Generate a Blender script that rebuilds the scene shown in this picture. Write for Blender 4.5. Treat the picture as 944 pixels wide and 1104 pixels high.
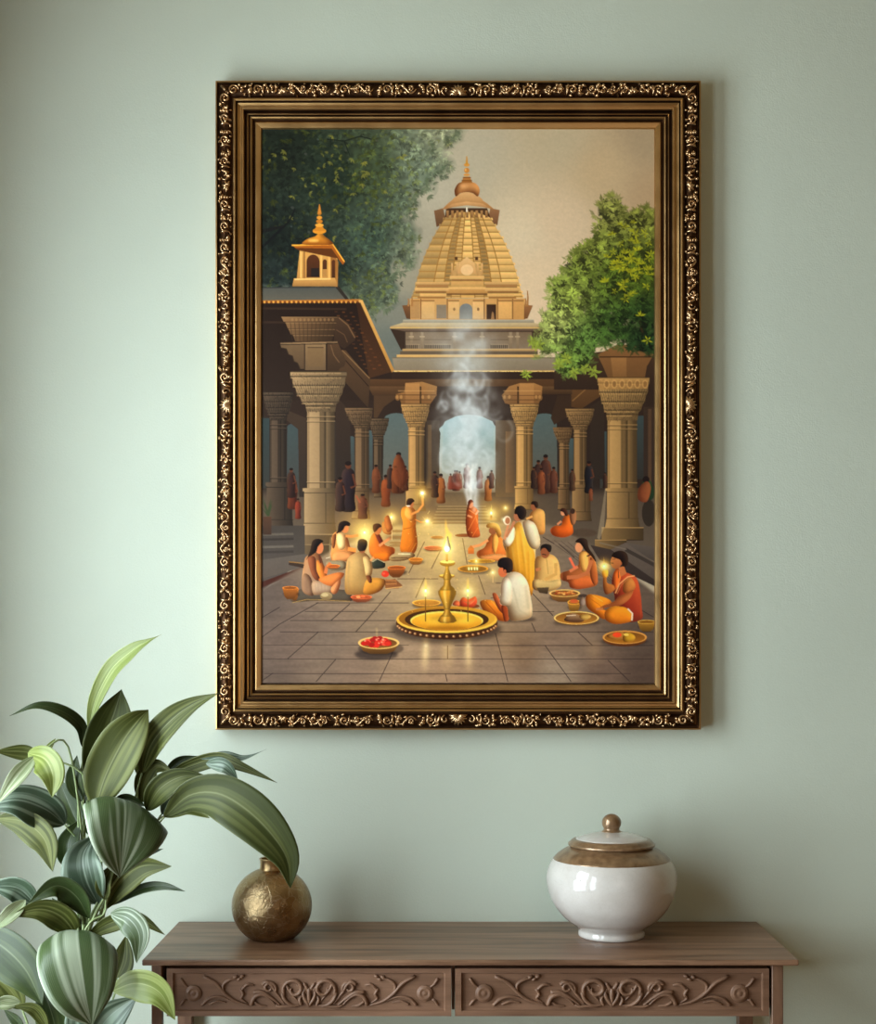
import bpy, bmesh, math, random
import numpy as np
from mathutils import Vector, Matrix
PI = math.pi
sc = bpy.context.scene
for o in list(bpy.data.objects): bpy.data.objects.remove(o)
COL = sc.collection
# ---------------------------------------------------------------- camera (level, lens shifted), world, daylight, exposure
CAM_D, CAM_Z, FPX, HX, HY = 2.97, 1.396, 1515.0, 482.0, 689.0     # distance to the wall, height, focal length in px of a 944 px wide frame, horizon
cam_data = bpy.data.cameras.new('camera'); cam = bpy.data.objects.new('camera', cam_data); COL.objects.link(cam)
cam.location = (0, -CAM_D, CAM_Z); cam.rotation_euler = (PI/2, 0, 0)
cam_data.sensor_fit = 'HORIZONTAL'; cam_data.sensor_width = 36; cam_data.lens = 36*FPX/944
cam_data.shift_x = -(HX-472)/944; cam_data.shift_y = (HY-552)/944
cam_data.clip_start = .05
sc.camera = cam
w = bpy.data.worlds.new('world'); sc.world = w; w.use_nodes = True
w.node_tree.nodes['Background'].inputs[0].default_value = (.75, .85, 1, 1); w.node_tree.nodes['Background'].inputs[1].default_value = .6
def area(name, loc, rot, sx, sy, power, color):
    l = bpy.data.lights.new(name, 'AREA'); l.shape = 'RECTANGLE'; l.size = sx; l.size_y = sy; l.energy = power; l.color = color
    o = bpy.data.objects.new(name, l); COL.objects.link(o); o.location = loc; o.rotation_euler = rot
    return o
# daylight coming in through the window of the left wall; plus an added warm fill lamp far behind the camera
WX = -1.15
WINS = [(-.60, -1.45, .42, 2.38), (-1.78, -2.50, .42, 2.38)]       # two windows of the left wall: y range, z range
for (ya, yb, za, zb), P in zip(WINS, (86, 39)):
    area('window_daylight', (WX-.14, (ya+yb)/2, (za+zb)/2), (0, -PI/2, 0), zb-za, ya-yb, P, (.80, .93, 1.0))
area('rear_warm_fill', (1.1, -4.55, 1.75), (PI/2, 0, .12), 1.7, 1.5, 6, (1.0, .60, .25))  # added fill that warms the shadows, stands for no real source
sc.view_settings.view_transform = 'Standard'; sc.view_settings.look = 'None'; sc.view_settings.gamma = 1; sc.view_settings.use_curve_mapping = False
sc.view_settings.exposure = 0.0
sc.cycles.max_bounces = 8; sc.cycles.diffuse_bounces = 5; sc.cycles.use_denoising = True; sc.cycles.sample_clamp_indirect = 4

# ---------------------------------------------------------------- helpers
def W(px, py, Y):           # a point seen at (px, py) of the picture, standing at depth Y
    d = CAM_D+Y
    return Vector(((px-HX)/FPX*d, Y, CAM_Z-(py-HY)/FPX*d))
def tag(o, label=None, cat=None, group=None, kind=None):
    if label: o['label'] = label
    if cat: o['category'] = cat
    if group: o['group'] = group
    if kind: o['kind'] = kind
    return o
def empty(name, loc):
    o = bpy.data.objects.new(name, None); COL.objects.link(o); o.location = loc; o.empty_display_size = .05
    return o
def link(name, me, mat, parent=None):
    o = bpy.data.objects.new(name, me); COL.objects.link(o)
    if mat: me.materials.append(mat)
    if parent:
        o.parent = parent
        p = parent; off = Vector((0, 0, 0))
        while p: off += p.location; p = p.parent
        o.location = -off        # meshes are written in world coordinates
    return o
class MB:
    def __init__(s): s.v = []; s.f = []
    def add(s, vs, fs):
        b = len(s.v); s.v += [tuple(v) for v in vs]; s.f += [tuple(i+b for i in f) for f in fs]
    def box(s, x0, y0, z0, x1, y1, z1):
        s.add([(x0, y0, z0), (x1, y0, z0), (x1, y1, z0), (x0, y1, z0), (x0, y0, z1), (x1, y0, z1), (x1, y1, z1), (x0, y1, z1)],
              [(0, 3, 2, 1), (4, 5, 6, 7), (0, 1, 5, 4), (1, 2, 6, 5), (2, 3, 7, 6), (3, 0, 4, 7)])
    def lathe(s, prof, c, n=64):
        b = []
        for r, z in prof:
            b += [(c[0]+r*math.cos(2*PI*i/n), c[1]+r*math.sin(2*PI*i/n), c[2]+z) for i in range(n)]
        fs = [(k*n+i, k*n+(i+1) % n, (k+1)*n+(i+1) % n, (k+1)*n+i) for k in range(len(prof)-1) for i in range(n)]
        fs.append(tuple(range(n))[::-1]); fs.append(tuple((len(prof)-1)*n+i for i in range(n)))
        s.add(b, fs)
    def tube(s, pts, rad, n=8, flat=1.0, fdir=None):
        # rad: one radius per point; flat squashes the section along fdir
        P = [Vector(p) for p in pts]; N = len(P); vs = []; prev = None
        for i in range(N):
            t = (P[min(N-1, i+1)]-P[max(0, i-1)]).normalized()
            if fdir is not None: u = t.cross(Vector(fdir))
            else:
                u = prev - t*prev.dot(t) if prev else t.cross(Vector((.3, .2, 1)))
            if u.length < 1e-6: u = t.cross(Vector((1, 0, 0)))
            u.normalize(); prev = u; v = u.cross(t).normalized(); r = rad[i]
            for k in range(n):
                a = 2*PI*k/n; vs.append(P[i]+u*(r*math.cos(a))+v*(r*math.sin(a)*flat))
        fs = [(i*n+k, i*n+(k+1) % n, (i+1)*n+(k+1) % n, (i+1)*n+k) for i in range(N-1) for k in range(n)]
        fs.append(tuple(range(n))[::-1]); fs.append(tuple((N-1)*n+k for k in range(n)))
        s.add(vs, fs)
    def build(s, name, mat, parent=None, smooth=True, bevel=0, segs=2, angle=None):
        me = bpy.data.meshes.new(name); me.from_pydata(s.v, [], s.f); me.update()
        bm = bmesh.new(); bm.from_mesh(me); bmesh.ops.recalc_face_normals(bm, faces=bm.faces); bm.to_mesh(me); bm.free()
        if smooth:
            for p in me.polygons: p.use_smooth = True
            if angle is not None: me.set_sharp_from_angle(angle=angle)
        o = link(name, me, mat, parent)
        if bevel:
            m = o.modifiers.new('bevel', 'BEVEL'); m.width = bevel; m.segments = segs; m.limit_method = 'ANGLE'; m.angle_limit = .6
        return o
def spline(pts, n):
    P = [Vector(p) for p in pts]; P = [P[0]*2-P[1]]+P+[P[-1]*2-P[-2]]; o = []; S = len(P)-3
    for i in range(n+1):
        t = i/n*S; k = min(S-1, int(t)); t -= k; a, b, c, d = P[k:k+4]
        o.append(.5*((2*b)+(c-a)*t+(2*a-5*b+4*c-d)*t*t+(3*b-a-3*c+d)*t**3))
    return o
class NT:
    def __init__(s, name):
        s.m = bpy.data.materials.new(name); s.m.use_nodes = True; s.t = s.m.node_tree; s.b = s.t.nodes['Principled BSDF']
    def n(s, typ, ins=None, **k):
        x = s.t.nodes.new(typ)
        for a, v in k.items(): setattr(x, a, v)
        for a, v in (ins or {}).items():
            if hasattr(v, 'is_output'): s.t.links.new(v, x.inputs[a])
            else: x.inputs[a].default_value = v
        return x
    def set(s, **k):
        for a, v in k.items():
            a = a.replace('_', ' ')
            if hasattr(v, 'is_output'): s.t.links.new(v, s.b.inputs[a])
            else: s.b.inputs[a].default_value = v
    def ramp(s, fac, stops):
        r = s.n('ShaderNodeValToRGB', {0: fac}); e = r.color_ramp.elements
        while len(e) < len(stops): e.new(.5)
        for q, (p, c) in zip(e, stops): q.position = p; q.color = (*c, 1)
        return r.outputs[0]
    def bump(s, h, strength=.3, dist=.001, normal=None):
        d = {'Height': h, 'Strength': strength, 'Distance': dist}
        if normal is not None: d['Normal'] = normal
        return s.n('ShaderNodeBump', d).outputs[0]
    def math(s, op, a, b=0.0, c=0.0): return s.n('ShaderNodeMath', {0: a, 1: b, 2: c}, operation=op).outputs[0]
def obj_co(M, scale=(1, 1, 1)):
    tc = M.n('ShaderNodeTexCoord'); return M.n('ShaderNodeMapping', {'Vector': tc.outputs['Object'], 'Scale': scale}).outputs[0]
# ---------------------------------------------------------------- materials
def m_wall(name, col):
    M = NT(name); co = obj_co(M)
    a = M.n('ShaderNodeTexNoise', {'Vector': co, 'Scale': 260.0, 'Detail': 3.0}).outputs[0]
    b = M.n('ShaderNodeTexNoise', {'Vector': co, 'Scale': 38.0, 'Detail': 4.0}).outputs[0]
    c = M.n('ShaderNodeTexNoise', {'Vector': co, 'Scale': 2.3, 'Detail': 3.0}).outputs[0]
    k = M.math('ADD', M.math('MULTIPLY', a, .5), M.math('MULTIPLY', b, .5))
    M.set(Base_Color=M.ramp(M.math('ADD', M.math('MULTIPLY', c, .75), M.math('MULTIPLY', a, .25)), [(.3, [v*.95 for v in col]), (.7, [v*1.04 for v in col])]), Roughness=.85, Specular_IOR_Level=.25, Normal=M.bump(k, .5, .0016))
    return M.m
def m_plain(name, col, rough=.5, metal=0.0, spec=.5, noise=0.0):
    M = NT(name); co = obj_co(M); n = M.n('ShaderNodeTexNoise', {'Vector': co, 'Scale': 45.0, 'Detail': 4.0}).outputs[0]
    M.set(Base_Color=M.ramp(n, [(.3, [v*.9 for v in col]), (.7, [min(1, v*1.08) for v in col])]), Roughness=rough, Metallic=metal, Specular_IOR_Level=spec)
    if noise: M.set(Normal=M.bump(n, noise, .001))
    return M.m
def m_gilt(name, lo, hi, rough, bump=.2):
    M = NT(name); co = obj_co(M)
    n = M.n('ShaderNodeTexNoise', {'Vector': co, 'Scale': 22.0, 'Detail': 6.0}).outputs[0]; f = M.n('ShaderNodeTexNoise', {'Vector': co, 'Scale': 300.0, 'Detail': 2.0}).outputs[0]
    M.set(Base_Color=M.ramp(n, [(.2, lo), (.8, hi)]), Metallic=.92, Roughness=M.math('ADD', M.math('MULTIPLY', n, .25), rough-.12), Normal=M.bump(f, bump, .0004))
    return M.m
def m_wood(name, dark, light, rough=.38, axis=(1.2, 14, 14)):
    M = NT(name); co = obj_co(M, axis)
    n = M.n('ShaderNodeTexNoise', {'Vector': co, 'Scale': 2.4, 'Detail': 6.0, 'Distortion': .8}).outputs[0]
    f = M.n('ShaderNodeTexNoise', {'Vector': obj_co(M, (axis[0]*5, axis[1]*14, axis[2]*14)), 'Scale': 3.0, 'Detail': 3.0}).outputs[0]
    mid = [(a+b)/2 for a, b in zip(dark, light)]
    k = M.math('ADD', M.math('MULTIPLY', n, .72), M.math('MULTIPLY', f, .28))
    M.set(Base_Color=M.ramp(k, [(.36, dark), (.5, mid), (.64, light)]), Roughness=M.math('ADD', M.math('MULTIPLY', f, .15), rough-.07), Specular_IOR_Level=.4, Normal=M.bump(f, .18, .0004))
    return M.m
MAT = {}
MAT['wall'] = m_wall('sage_wall_paint', (.555, .610, .508))
MAT['wall_warm'] = m_wall('warm_brown_wall_paint', (.30, .175, .07))
MAT['ceiling'] = m_wall('ceiling_paint', (.38, .29, .17))
MAT['floor'] = m_wood('floor_boards', (.20, .125, .07), (.34, .23, .14), .4, (1, 8, 1))
MAT['white_paint'] = m_plain('white_window_paint', (.75, .75, .72), .4)
MAT['gilt'] = m_gilt('antique_gilt', (.41, .235, .085), (.55, .335, .135), .34, .1)
MAT['gilt_carved'] = m_gilt('carved_gilt', (.45, .27, .13), (.72, .49, .27), .24, .3)
MAT['gilt_ground_shade'] = m_gilt('bronze_ground_groove_shade', (.040, .018, .008), (.075, .036, .016), .42)  # dark ornament ground; also groove shade put into the colour
MAT['liner'] = m_gilt('liner_gilt', (.46, .30, .10), (.58, .40, .16), .36)
MAT['wood'] = m_wood('walnut', (.105, .050, .026), (.320, .180, .105), .36)
MAT['wood_front'] = m_wood('walnut_front', (.125, .062, .034), (.220, .118, .070), .45)
MAT['wood_leg'] = m_wood('walnut_upright', (.115, .056, .03), (.20, .105, .06), .45, (14, 14, 1.2))
# crackled antique brass of the round vase
M = NT('crackled_brass'); co = obj_co(M)
dn = M.n('ShaderNodeTexNoise', {'Vector': co, 'Scale': 22.0, 'Detail': 2.0}); wv = M.n('ShaderNodeMixRGB', {0: .09, 1: co, 2: dn.outputs[1]}).outputs[0]
vo = M.n('ShaderNodeTexVoronoi', {'Vector': wv, 'Scale': 34.0}, feature='DISTANCE_TO_EDGE').outputs[0]
vf = M.n('ShaderNodeTexNoise', {'Vector': co, 'Scale': 60.0, 'Detail': 5.0, 'Distortion': 1.5}).outputs[0]
crease = M.ramp(vo, [(0, (1, 1, 1)), (.035, (0, 0, 0))]); n = M.n('ShaderNodeTexNoise', {'Vector': co, 'Scale': 14.0, 'Detail': 6.0}).outputs[0]
colr = M.ramp(n, [(.3, (.17, .095, .035)), (.7, (.44, .31, .16))])
M.set(Base_Color=M.n('ShaderNodeMixRGB', {0: M.math('MULTIPLY', crease, .35), 1: colr, 2: (.62, .52, .38, 1)}).outputs[0], Metallic=.95, Roughness=M.math('ADD', M.math('MULTIPLY', n, .25), .16),
      Normal=M.bump(crease, .4, .0008, M.bump(vf, .85, .0022)))
MAT['brass'] = M.m
MAT['brass_neck'] = m_gilt('brass_neck_metal', (.34, .21, .09), (.48, .33, .16), .28)
# ceramic with a fine crackle glaze
M = NT('crackle_glaze'); co = obj_co(M)
vo = M.n('ShaderNodeTexVoronoi', {'Vector': co, 'Scale': 95.0}, feature='DISTANCE_TO_EDGE').outputs[0]; n = M.n('ShaderNodeTexNoise', {'Vector': co, 'Scale': 16.0, 'Detail': 5.0}).outputs[0]
base = M.ramp(n, [(.35, (.56, .52, .47)), (.65, (.64, .60, .55))])
M.set(Base_Color=M.n('ShaderNodeMixRGB', {0: M.math('MULTIPLY', M.ramp(vo, [(0, (1, 1, 1)), (.04, (0, 0, 0))]), .22), 1: base, 2: (.42, .36, .30, 1)}).outputs[0], Roughness=.12, Coat_Weight=.5, Coat_Roughness=.04)
MAT['ceramic'] = M.m
M = NT('bronze_glaze'); co = obj_co(M); n = M.n('ShaderNodeTexNoise', {'Vector': co, 'Scale': 60.0, 'Detail': 5.0}).outputs[0]
M.set(Base_Color=M.ramp(n, [(.35, (.20, .115, .055)), (.65, (.32, .20, .105))]), Metallic=.45, Roughness=.30, Coat_Weight=.3, Coat_Roughness=.1)
MAT['bronze_glaze'] = M.m
def m_leaf(name, dark, light, stripe, amt, rough=.36, spec=.42):
    M = NT(name); uv = M.n('ShaderNodeUVMap', {}).outputs[0]; sp = M.n('ShaderNodeSeparateXYZ', {0: uv})
    u = M.math('MULTIPLY', M.math('SUBTRACT', sp.outputs[0], .5), 2.0); v = sp.outputs[1]; au = M.math('ABSOLUTE', u)
    oi = M.n('ShaderNodeObjectInfo').outputs['Random']
    cx = M.n('ShaderNodeCombineXYZ', {0: M.math('MULTIPLY', u, 3.0), 1: M.math('MULTIPLY', v, .55), 2: M.math('MULTIPLY', oi, 40.0)}).outputs[0]
    st = M.n('ShaderNodeTexNoise', {'Vector': cx, 'Scale': 1.5, 'Detail': 1.5, 'Roughness': .5}).outputs[0]
    vein = M.n('ShaderNodeTexWave', {'Vector': M.n('ShaderNodeCombineXYZ', {0: M.math('SUBTRACT', M.math('MULTIPLY', au, 6.0), M.math('MULTIPLY', v, .8)), 1: 0.0, 2: 0.0}).outputs[0], 'Scale': 1.3, 'Distortion': 1.2, 'Detail': 1.0}, bands_direction='X').outputs[1]
    mm = M.math('MULTIPLY', M.ramp(st, [(.45, (0, 0, 0)), (.64, (1, 1, 1))]), amt)
    g = M.n('ShaderNodeMixRGB', {0: M.math('MULTIPLY', vein, .42), 1: (*dark, 1), 2: (*light, 1)}).outputs[0]
    c1 = M.n('ShaderNodeMixRGB', {0: mm, 1: g, 2: (*stripe, 1)}).outputs[0]
    rib = M.ramp(au, [(.0, (1, 1, 1)), (.05, (.0, .0, .0))]); edge = M.ramp(au, [(.95, (0, 0, 0)), (1.0, (1, 1, 1))])
    c2 = M.n('ShaderNodeMixRGB', {0: M.math('MULTIPLY', M.math('MAXIMUM', rib, edge), .55), 1: c1, 2: (*[min(1, s*1.1+.05) for s in stripe], 1)}).outputs[0]
    M.set(Base_Color=c2, Roughness=rough, Specular_IOR_Level=spec, Normal=M.bump(vein, .22, .0014))
    # a little daylight comes through the blade
    tr = M.n('ShaderNodeBsdfTranslucent', {0: c2}); mx = M.n('ShaderNodeMixShader', {0: .16, 1: M.b.outputs[0], 2: tr.outputs[0]})
    M.t.links.new(mx.outputs[0], M.t.nodes['Material Output'].inputs[0])
    return M.m
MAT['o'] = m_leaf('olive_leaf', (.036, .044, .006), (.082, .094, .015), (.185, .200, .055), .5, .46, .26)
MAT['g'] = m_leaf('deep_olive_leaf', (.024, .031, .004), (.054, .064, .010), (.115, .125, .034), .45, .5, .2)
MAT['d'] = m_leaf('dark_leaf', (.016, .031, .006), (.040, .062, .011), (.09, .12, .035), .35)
MAT['v'] = m_leaf('variegated_leaf', (.042, .068, .022), (.100, .138, .055), (.36, .41, .29), .8, .34)
MAT['b'] = m_leaf('bluish_leaf', (.036, .062, .034), (.080, .118, .070), (.27, .34, .25), .6, .32)
MAT['p'] = m_leaf('pale_leaf', (.16, .20, .085), (.27, .31, .16), (.44, .48, .31), .8)
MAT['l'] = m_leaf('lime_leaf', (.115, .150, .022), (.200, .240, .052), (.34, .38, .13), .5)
MAT['stem'] = m_plain('stem_green', (.26, .33, .14), .45)
MAT['soil'] = m_plain('soil', (.045, .03, .02), .95, noise=.8)
MAT['pot'] = m_plain('grey_glazed_clay', (.38, .37, .34), .35)
# painted canvas
M = NT('oil_paint_on_canvas'); at = M.n('ShaderNodeVertexColor', {}, layer_name='pigment'); co = obj_co(M); n = M.n('ShaderNodeTexNoise', {'Vector': co, 'Scale': 700.0, 'Detail': 1.0}).outputs[0]
M.set(Base_Color=at.outputs[0], Roughness=.55, Specular_IOR_Level=.12, Normal=M.bump(n, .12, .0003))
MAT['canvas'] = M.m
PIG = 1.2
# ---------------------------------------------------------------- painted canvas (pigment colours, sRGB 0-255)
PS = 1.6
PX0, PY0, PX1, PY1 = 281.0, 139.0, 705.5, 736.5
PW, PH = int((PX1-PX0)*PS), int((PY1-PY0)*PS)
def paint_canvas():
    rng = random.Random(7); nr = np.random.RandomState(5)
    I = np.zeros((PH, PW, 3), np.float32)
    T = [0.0, 0.0, 1.0]
    def V(x0=0, y0=0, s=1.0): T[0], T[1], T[2] = x0, y0, s
    def tp(p): return ((T[0]+p[0]/T[2]-PX0)*PS, (T[1]+p[1]/T[2]-PY0)*PS)
    def noise(sx, sy, seed):
        r = np.random.RandomState(seed)
        gw, gh = int(PW/PS/sx)+3, int(PH/PS/sy)+3
        g = r.rand(gh, gw).astype(np.float32)
        x = np.arange(PW)/PS/sx; y = np.arange(PH)/PS/sy
        xi = x.astype(int); yi = y.astype(int); fx = x-xi; fy = y-yi
        fx = fx*fx*(3-2*fx); fy = (fy*fy*(3-2*fy))[:, None]
        a = g[yi][:, xi]*(1-fx)+g[yi][:, xi+1]*fx
        b = g[yi+1][:, xi]*(1-fx)+g[yi+1][:, xi+1]*fx
        return a*(1-fy)+b*fy
    def mask(pts, blur=0):
        P = np.array([tp(p) for p in pts])
        pad = int(blur*PS*2)+2
        x0 = max(0, int(P[:, 0].min())-pad); x1 = min(PW, int(P[:, 0].max())+pad+1)
        y0 = max(0, int(P[:, 1].min())-pad); y1 = min(PH, int(P[:, 1].max())+pad+1)
        if x1 <= x0 or y1 <= y0: return None
        ss = 2 if (x1-x0)*(y1-y0) > 40000 else 3
        xs = (np.arange((x1-x0)*ss)+.5)/ss+x0; ys = (np.arange((y1-y0)*ss)+.5)/ss+y0
        m = np.zeros((len(ys), len(xs)), bool)
        for i in range(len(P)):
            ax, ay = P[i]; bx, by = P[(i+1) % len(P)]
            if ay == by: continue
            lo, hi = (ay, by) if ay < by else (by, ay)
            r = (ys > lo) & (ys <= hi)
            if not r.any(): continue
            xc = ax+(ys[r]-ay)*(bx-ax)/(by-ay)
            m[r] ^= xs[None, :] > xc[:, None]
        m = m.reshape(y1-y0, ss, x1-x0, ss).mean((1, 3)).astype(np.float32)
        if blur: m = bl(m, blur*PS)
        return x0, y0, x1, y1, m
    def bl(m, r):
        k = max(1, int(round(r*1.0)))
        for _ in range(2):
            for ax in (0, 1):
                if m.shape[ax] <= 2*k+1: 
                    k2 = max(1, (m.shape[ax]-1)//2-1)
                else: k2 = k
                pd = [(0, 0), (0, 0)]; pd[ax] = (k2+1, k2)
                c = np.cumsum(np.pad(m, pd, mode='edge'), axis=ax)
                n = 2*k2+1
                m = (c[n:]-c[:-n])/n if ax == 0 else (c[:, n:]-c[:, :-n])/n
        return m
    def C(c): return np.array(c, np.float32)/255
    def put(mk, c, c2=None, d='y', a=1.0, mode='n'):
        if mk is None: return
        x0, y0, x1, y1, m = mk
        m = m[:, :, None]*a; col = C(c)[None, None]
        if c2 is not None:
            if d == 'x': t = np.linspace(0, 1, x1-x0)[None, :, None]
            elif d == 'y': t = np.linspace(0, 1, y1-y0)[:, None, None]
            elif d == 'm': t = np.abs(np.linspace(-1, 1, x1-x0))[None, :, None]**1.5
            col = col*(1-t)+C(c2)[None, None]*t
        R = I[y0:y1, x0:x1]
        if mode == 'n': R[:] = R*(1-m)+col*m
        elif mode == 'a': R[:] = R+col*m
        elif mode == 'u': R[:] = R*(1-m+col*m)
    def poly(pts, c, c2=None, d='y', a=1.0, blur=0, mode='n'): put(mask(pts, blur), c, c2, d, a, mode)
    def smooth(pts, n=5):
        o = []; N = len(pts)
        for i in range(N):
            p0, p1, p2, p3 = pts[i-1], pts[i], pts[(i+1) % N], pts[(i+2) % N]
            for k in range(n):
                t = k/n
                o.append(tuple(.5*((2*p1[j])+(-p0[j]+p2[j])*t+(2*p0[j]-5*p1[j]+4*p2[j]-p3[j])*t*t+(-p0[j]+3*p1[j]-3*p2[j]+p3[j])*t**3) for j in (0, 1)))
        return o
    def blob(pts, *a, **k):
        mk = mask(smooth(pts), k.get('blur', 0)); k2 = {q: v for q, v in k.items() if q != 'blur'}
        if mk is None: return
        put(mk, *a, **k2); x0, y0, x1, y1, m = mk
        # modelling of the form: the side turned from the lamps is painted deeper
        w_ = min(x1-x0, y1-y0)
        if w_ < 9: return
        r = max(1.5, w_*.13); b_ = bl(m, r); sx = int(round(r*.9))*(-1 if (x0+x1)/2/PS+PX0 > 486 else 1)
        b_ = np.roll(b_, -sx, 1) if sx else b_; b_ = np.roll(b_, -int(r*.4), 0)
        sh = np.clip(m-b_, 0, 1)*k.get('a', 1)*.85; R = I[y0:y1, x0:x1]
        R[:] = R*(1-sh[:, :, None]*np.array([.75, .9, 1.0], np.float32))
        if b_.max() > .2:
            hl = np.clip(np.roll(bl(m, r*.7), sx*2, 1)*0+np.clip(m-np.roll(bl(m, r), sx, 1), 0, 1), 0, 1)*k.get('a', 1)*.22
            R[:] = R+hl[:, :, None]*np.array([.75, .55, .3], np.float32)*m[:, :, None]
    def el(cx, cy, rx, ry, *a, rot=0, **k):
        n = 28; cr, sr = math.cos(rot), math.sin(rot)
        poly([(cx+rx*math.cos(2*math.pi*i/n)*cr-ry*math.sin(2*math.pi*i/n)*sr, cy+rx*math.cos(2*math.pi*i/n)*sr+ry*math.sin(2*math.pi*i/n)*cr) for i in range(n)], *a, **k)
    def rect(x0, y0, x1, y1, *a, **k): poly([(x0, y0), (x1, y0), (x1, y1), (x0, y1)], *a, **k)
    def line(pts, w, c, a=1.0, blur=0, taper=0, mode='n'):
        L = []; R = []; N = len(pts)
        for i, p in enumerate(pts):
            q0 = pts[max(0, i-1)]; q1 = pts[min(N-1, i+1)]
            dx, dy = q1[0]-q0[0], q1[1]-q0[1]; l = math.hypot(dx, dy) or 1
            ww = w/2*(1-taper*i/max(1, N-1))
            L.append((p[0]-dy/l*ww, p[1]+dx/l*ww)); R.append((p[0]+dy/l*ww, p[1]-dx/l*ww))
        poly(L+R[::-1], c, a=a, blur=blur, mode=mode)
    YY, XX = np.mgrid[0:PH, 0:PW].astype(np.float32); XX = XX/PS+PX0; YY = YY/PS+PY0
    def glow(x, y, r, c, a=1.0, pw=2.0, ry=None):
        x, y = T[0]+x/T[2], T[1]+y/T[2]; r = r/T[2]; ry = (ry/T[2] if ry else r)
        R = 2.6
        x0 = max(0, int((x-R*r-PX0)*PS)); x1 = min(PW, int((x+R*r-PX0)*PS)+1); y0 = max(0, int((y-R*ry-PY0)*PS)); y1 = min(PH, int((y+R*ry-PY0)*PS)+1)
        if x1 <= x0 or y1 <= y0: return
        d = ((XX[y0:y1, x0:x1]-x)/r)**2+((YY[y0:y1, x0:x1]-y)/ry)**2
        g = (np.exp(-d*1.4)*a)[:, :, None]
        R_ = I[y0:y1, x0:x1]; R_[:] = 1-(1-np.clip(R_, 0, 1))*(1-np.clip(g*C(c), 0, 1))
    def grad(anch, a=1.0, region=None, p=2.0):
        w = 0; acc = 0
        for x, y, c in anch:
            k = 1/((((XX-x)**2+(YY-y)**2)+200)**(p/2)); w = w+k; acc = acc+k[:, :, None]*C(c)
        return acc/w[:, :, None]
    # ---- sky
    V()
    I[:] = grad([(500, 160, (178, 169, 147)), (600, 150, (180, 166, 138)), (700, 150, (164, 146, 118)), (705, 210, (172, 148, 116)), (600, 240, (202, 180, 150)), (650, 185, (186, 164, 130)), (562, 252, (204, 187, 158)),
                 (570, 300, (207, 184, 152)), (470, 200, (176, 168, 148)), (440, 260, (160, 153, 134)), (432, 302, (150, 143, 123)), (430, 335, (120, 120, 108)), (420, 370, (100, 105, 98)), (590, 330, (206, 183, 152)),
                 (300, 200, (70, 88, 84)), (360, 250, (92, 106, 98)), (400, 160, (124, 130, 112))], p=3)
    # ---- left tree
    V(270, 130, 3.68)
    tl = [(42, 30), (830, 30), (835, 75), (760, 110), (795, 200), (720, 215), (715, 275), (640, 290), (650, 350), (600, 380), (660, 450), (640, 510), (640, 570), (540, 560), (590, 690), (530, 740), (480, 770), (390, 700), (340, 650), (42, 660)]
    ok = mask(tl, 5)
    base = grad([(300, 160, (30, 38, 30)), (360, 190, (36, 48, 38)), (300, 260, (26, 34, 30)), (400, 180, (62, 74, 52)), (450, 180, (110, 122, 104)), (480, 150, (140, 144, 120)),
                 (400, 260, (62, 78, 66)), (440, 270, (108, 116, 98)), (350, 290, (30, 40, 36)), (300, 300, (36, 46, 44)), (400, 320, (78, 88, 72)), (430, 330, (95, 105, 92))], p=3)
    x0, y0, x1, y1, m = ok
    n1 = noise(9, 9, 3)[y0:y1, x0:x1]; n2 = noise(3.5, 3.5, 4)[y0:y1, x0:x1]
    mm = np.clip(m*1.25+(n1-.5)*.9*(m < .97)*(m > .02), 0, 1)[:, :, None]
    col = base[y0:y1, x0:x1]*(0.80+.35*n2[:, :, None])
    I[y0:y1, x0:x1] = I[y0:y1, x0:x1]*(1-mm)+col*mm
    V()
    inside = np.zeros((PH, PW), np.float32); inside[y0:y1, x0:x1] = m
    def cluster(x, y, s, c, a=1.0, n=5, up=None):
        a0 = rng.uniform(0, 6.28) if up is None else up
        for k in range(n):
            t = a0+(k-(n-1)/2)*(.62 if up is not None else 6.28/n)+rng.uniform(-.2, .2); L = s*rng.uniform(.7, 1.2); w = L*.17
            ct, st = math.cos(t), math.sin(t); j = rng.uniform(.85, 1.15)
            poly([(x, y), (x+ct*L*.5-st*w, y+st*L*.5+ct*w), (x+ct*L, y+st*L), (x+ct*L*.5+st*w, y+st*L*.5-ct*w)], tuple(min(255, v*j) for v in c), a=a)
    def at(A, x, y):
        i = int((y-PY0)*PS); j = int((x-PX0)*PS)
        return A[min(PH-1, max(0, i)), min(PW-1, max(0, j))]
    for k in range(3000):
        x = rng.uniform(281, 500); y = rng.uniform(139, 345)
        v = at(inside, x, y)
        if v < .12 or rng.random() > v*1.4+.15: continue
        b = at(base, x, y)*255
        lum = rng.choice([.6, .8, 1.0, 1.2, 1.4])
        bright = math.exp(-((x-400)**2/2600+(y-190)**2/2200))+math.exp(-((x-405)**2/1200+(y-300)**2/900))*.8
        c = [b[0]*lum, b[1]*lum, b[2]*lum*.95]
        if rng.random() < .10+.35*bright: c = [c[0]*.6+46, c[1]*.6+48, c[2]*.6+8]
        cluster(x, y, rng.uniform(2.6, 6.2), c, a=.6, n=rng.choice([3, 4, 5]), up=rng.choice([1.0, 1.3, 1.8, .6, 2.2, 0]))
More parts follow.
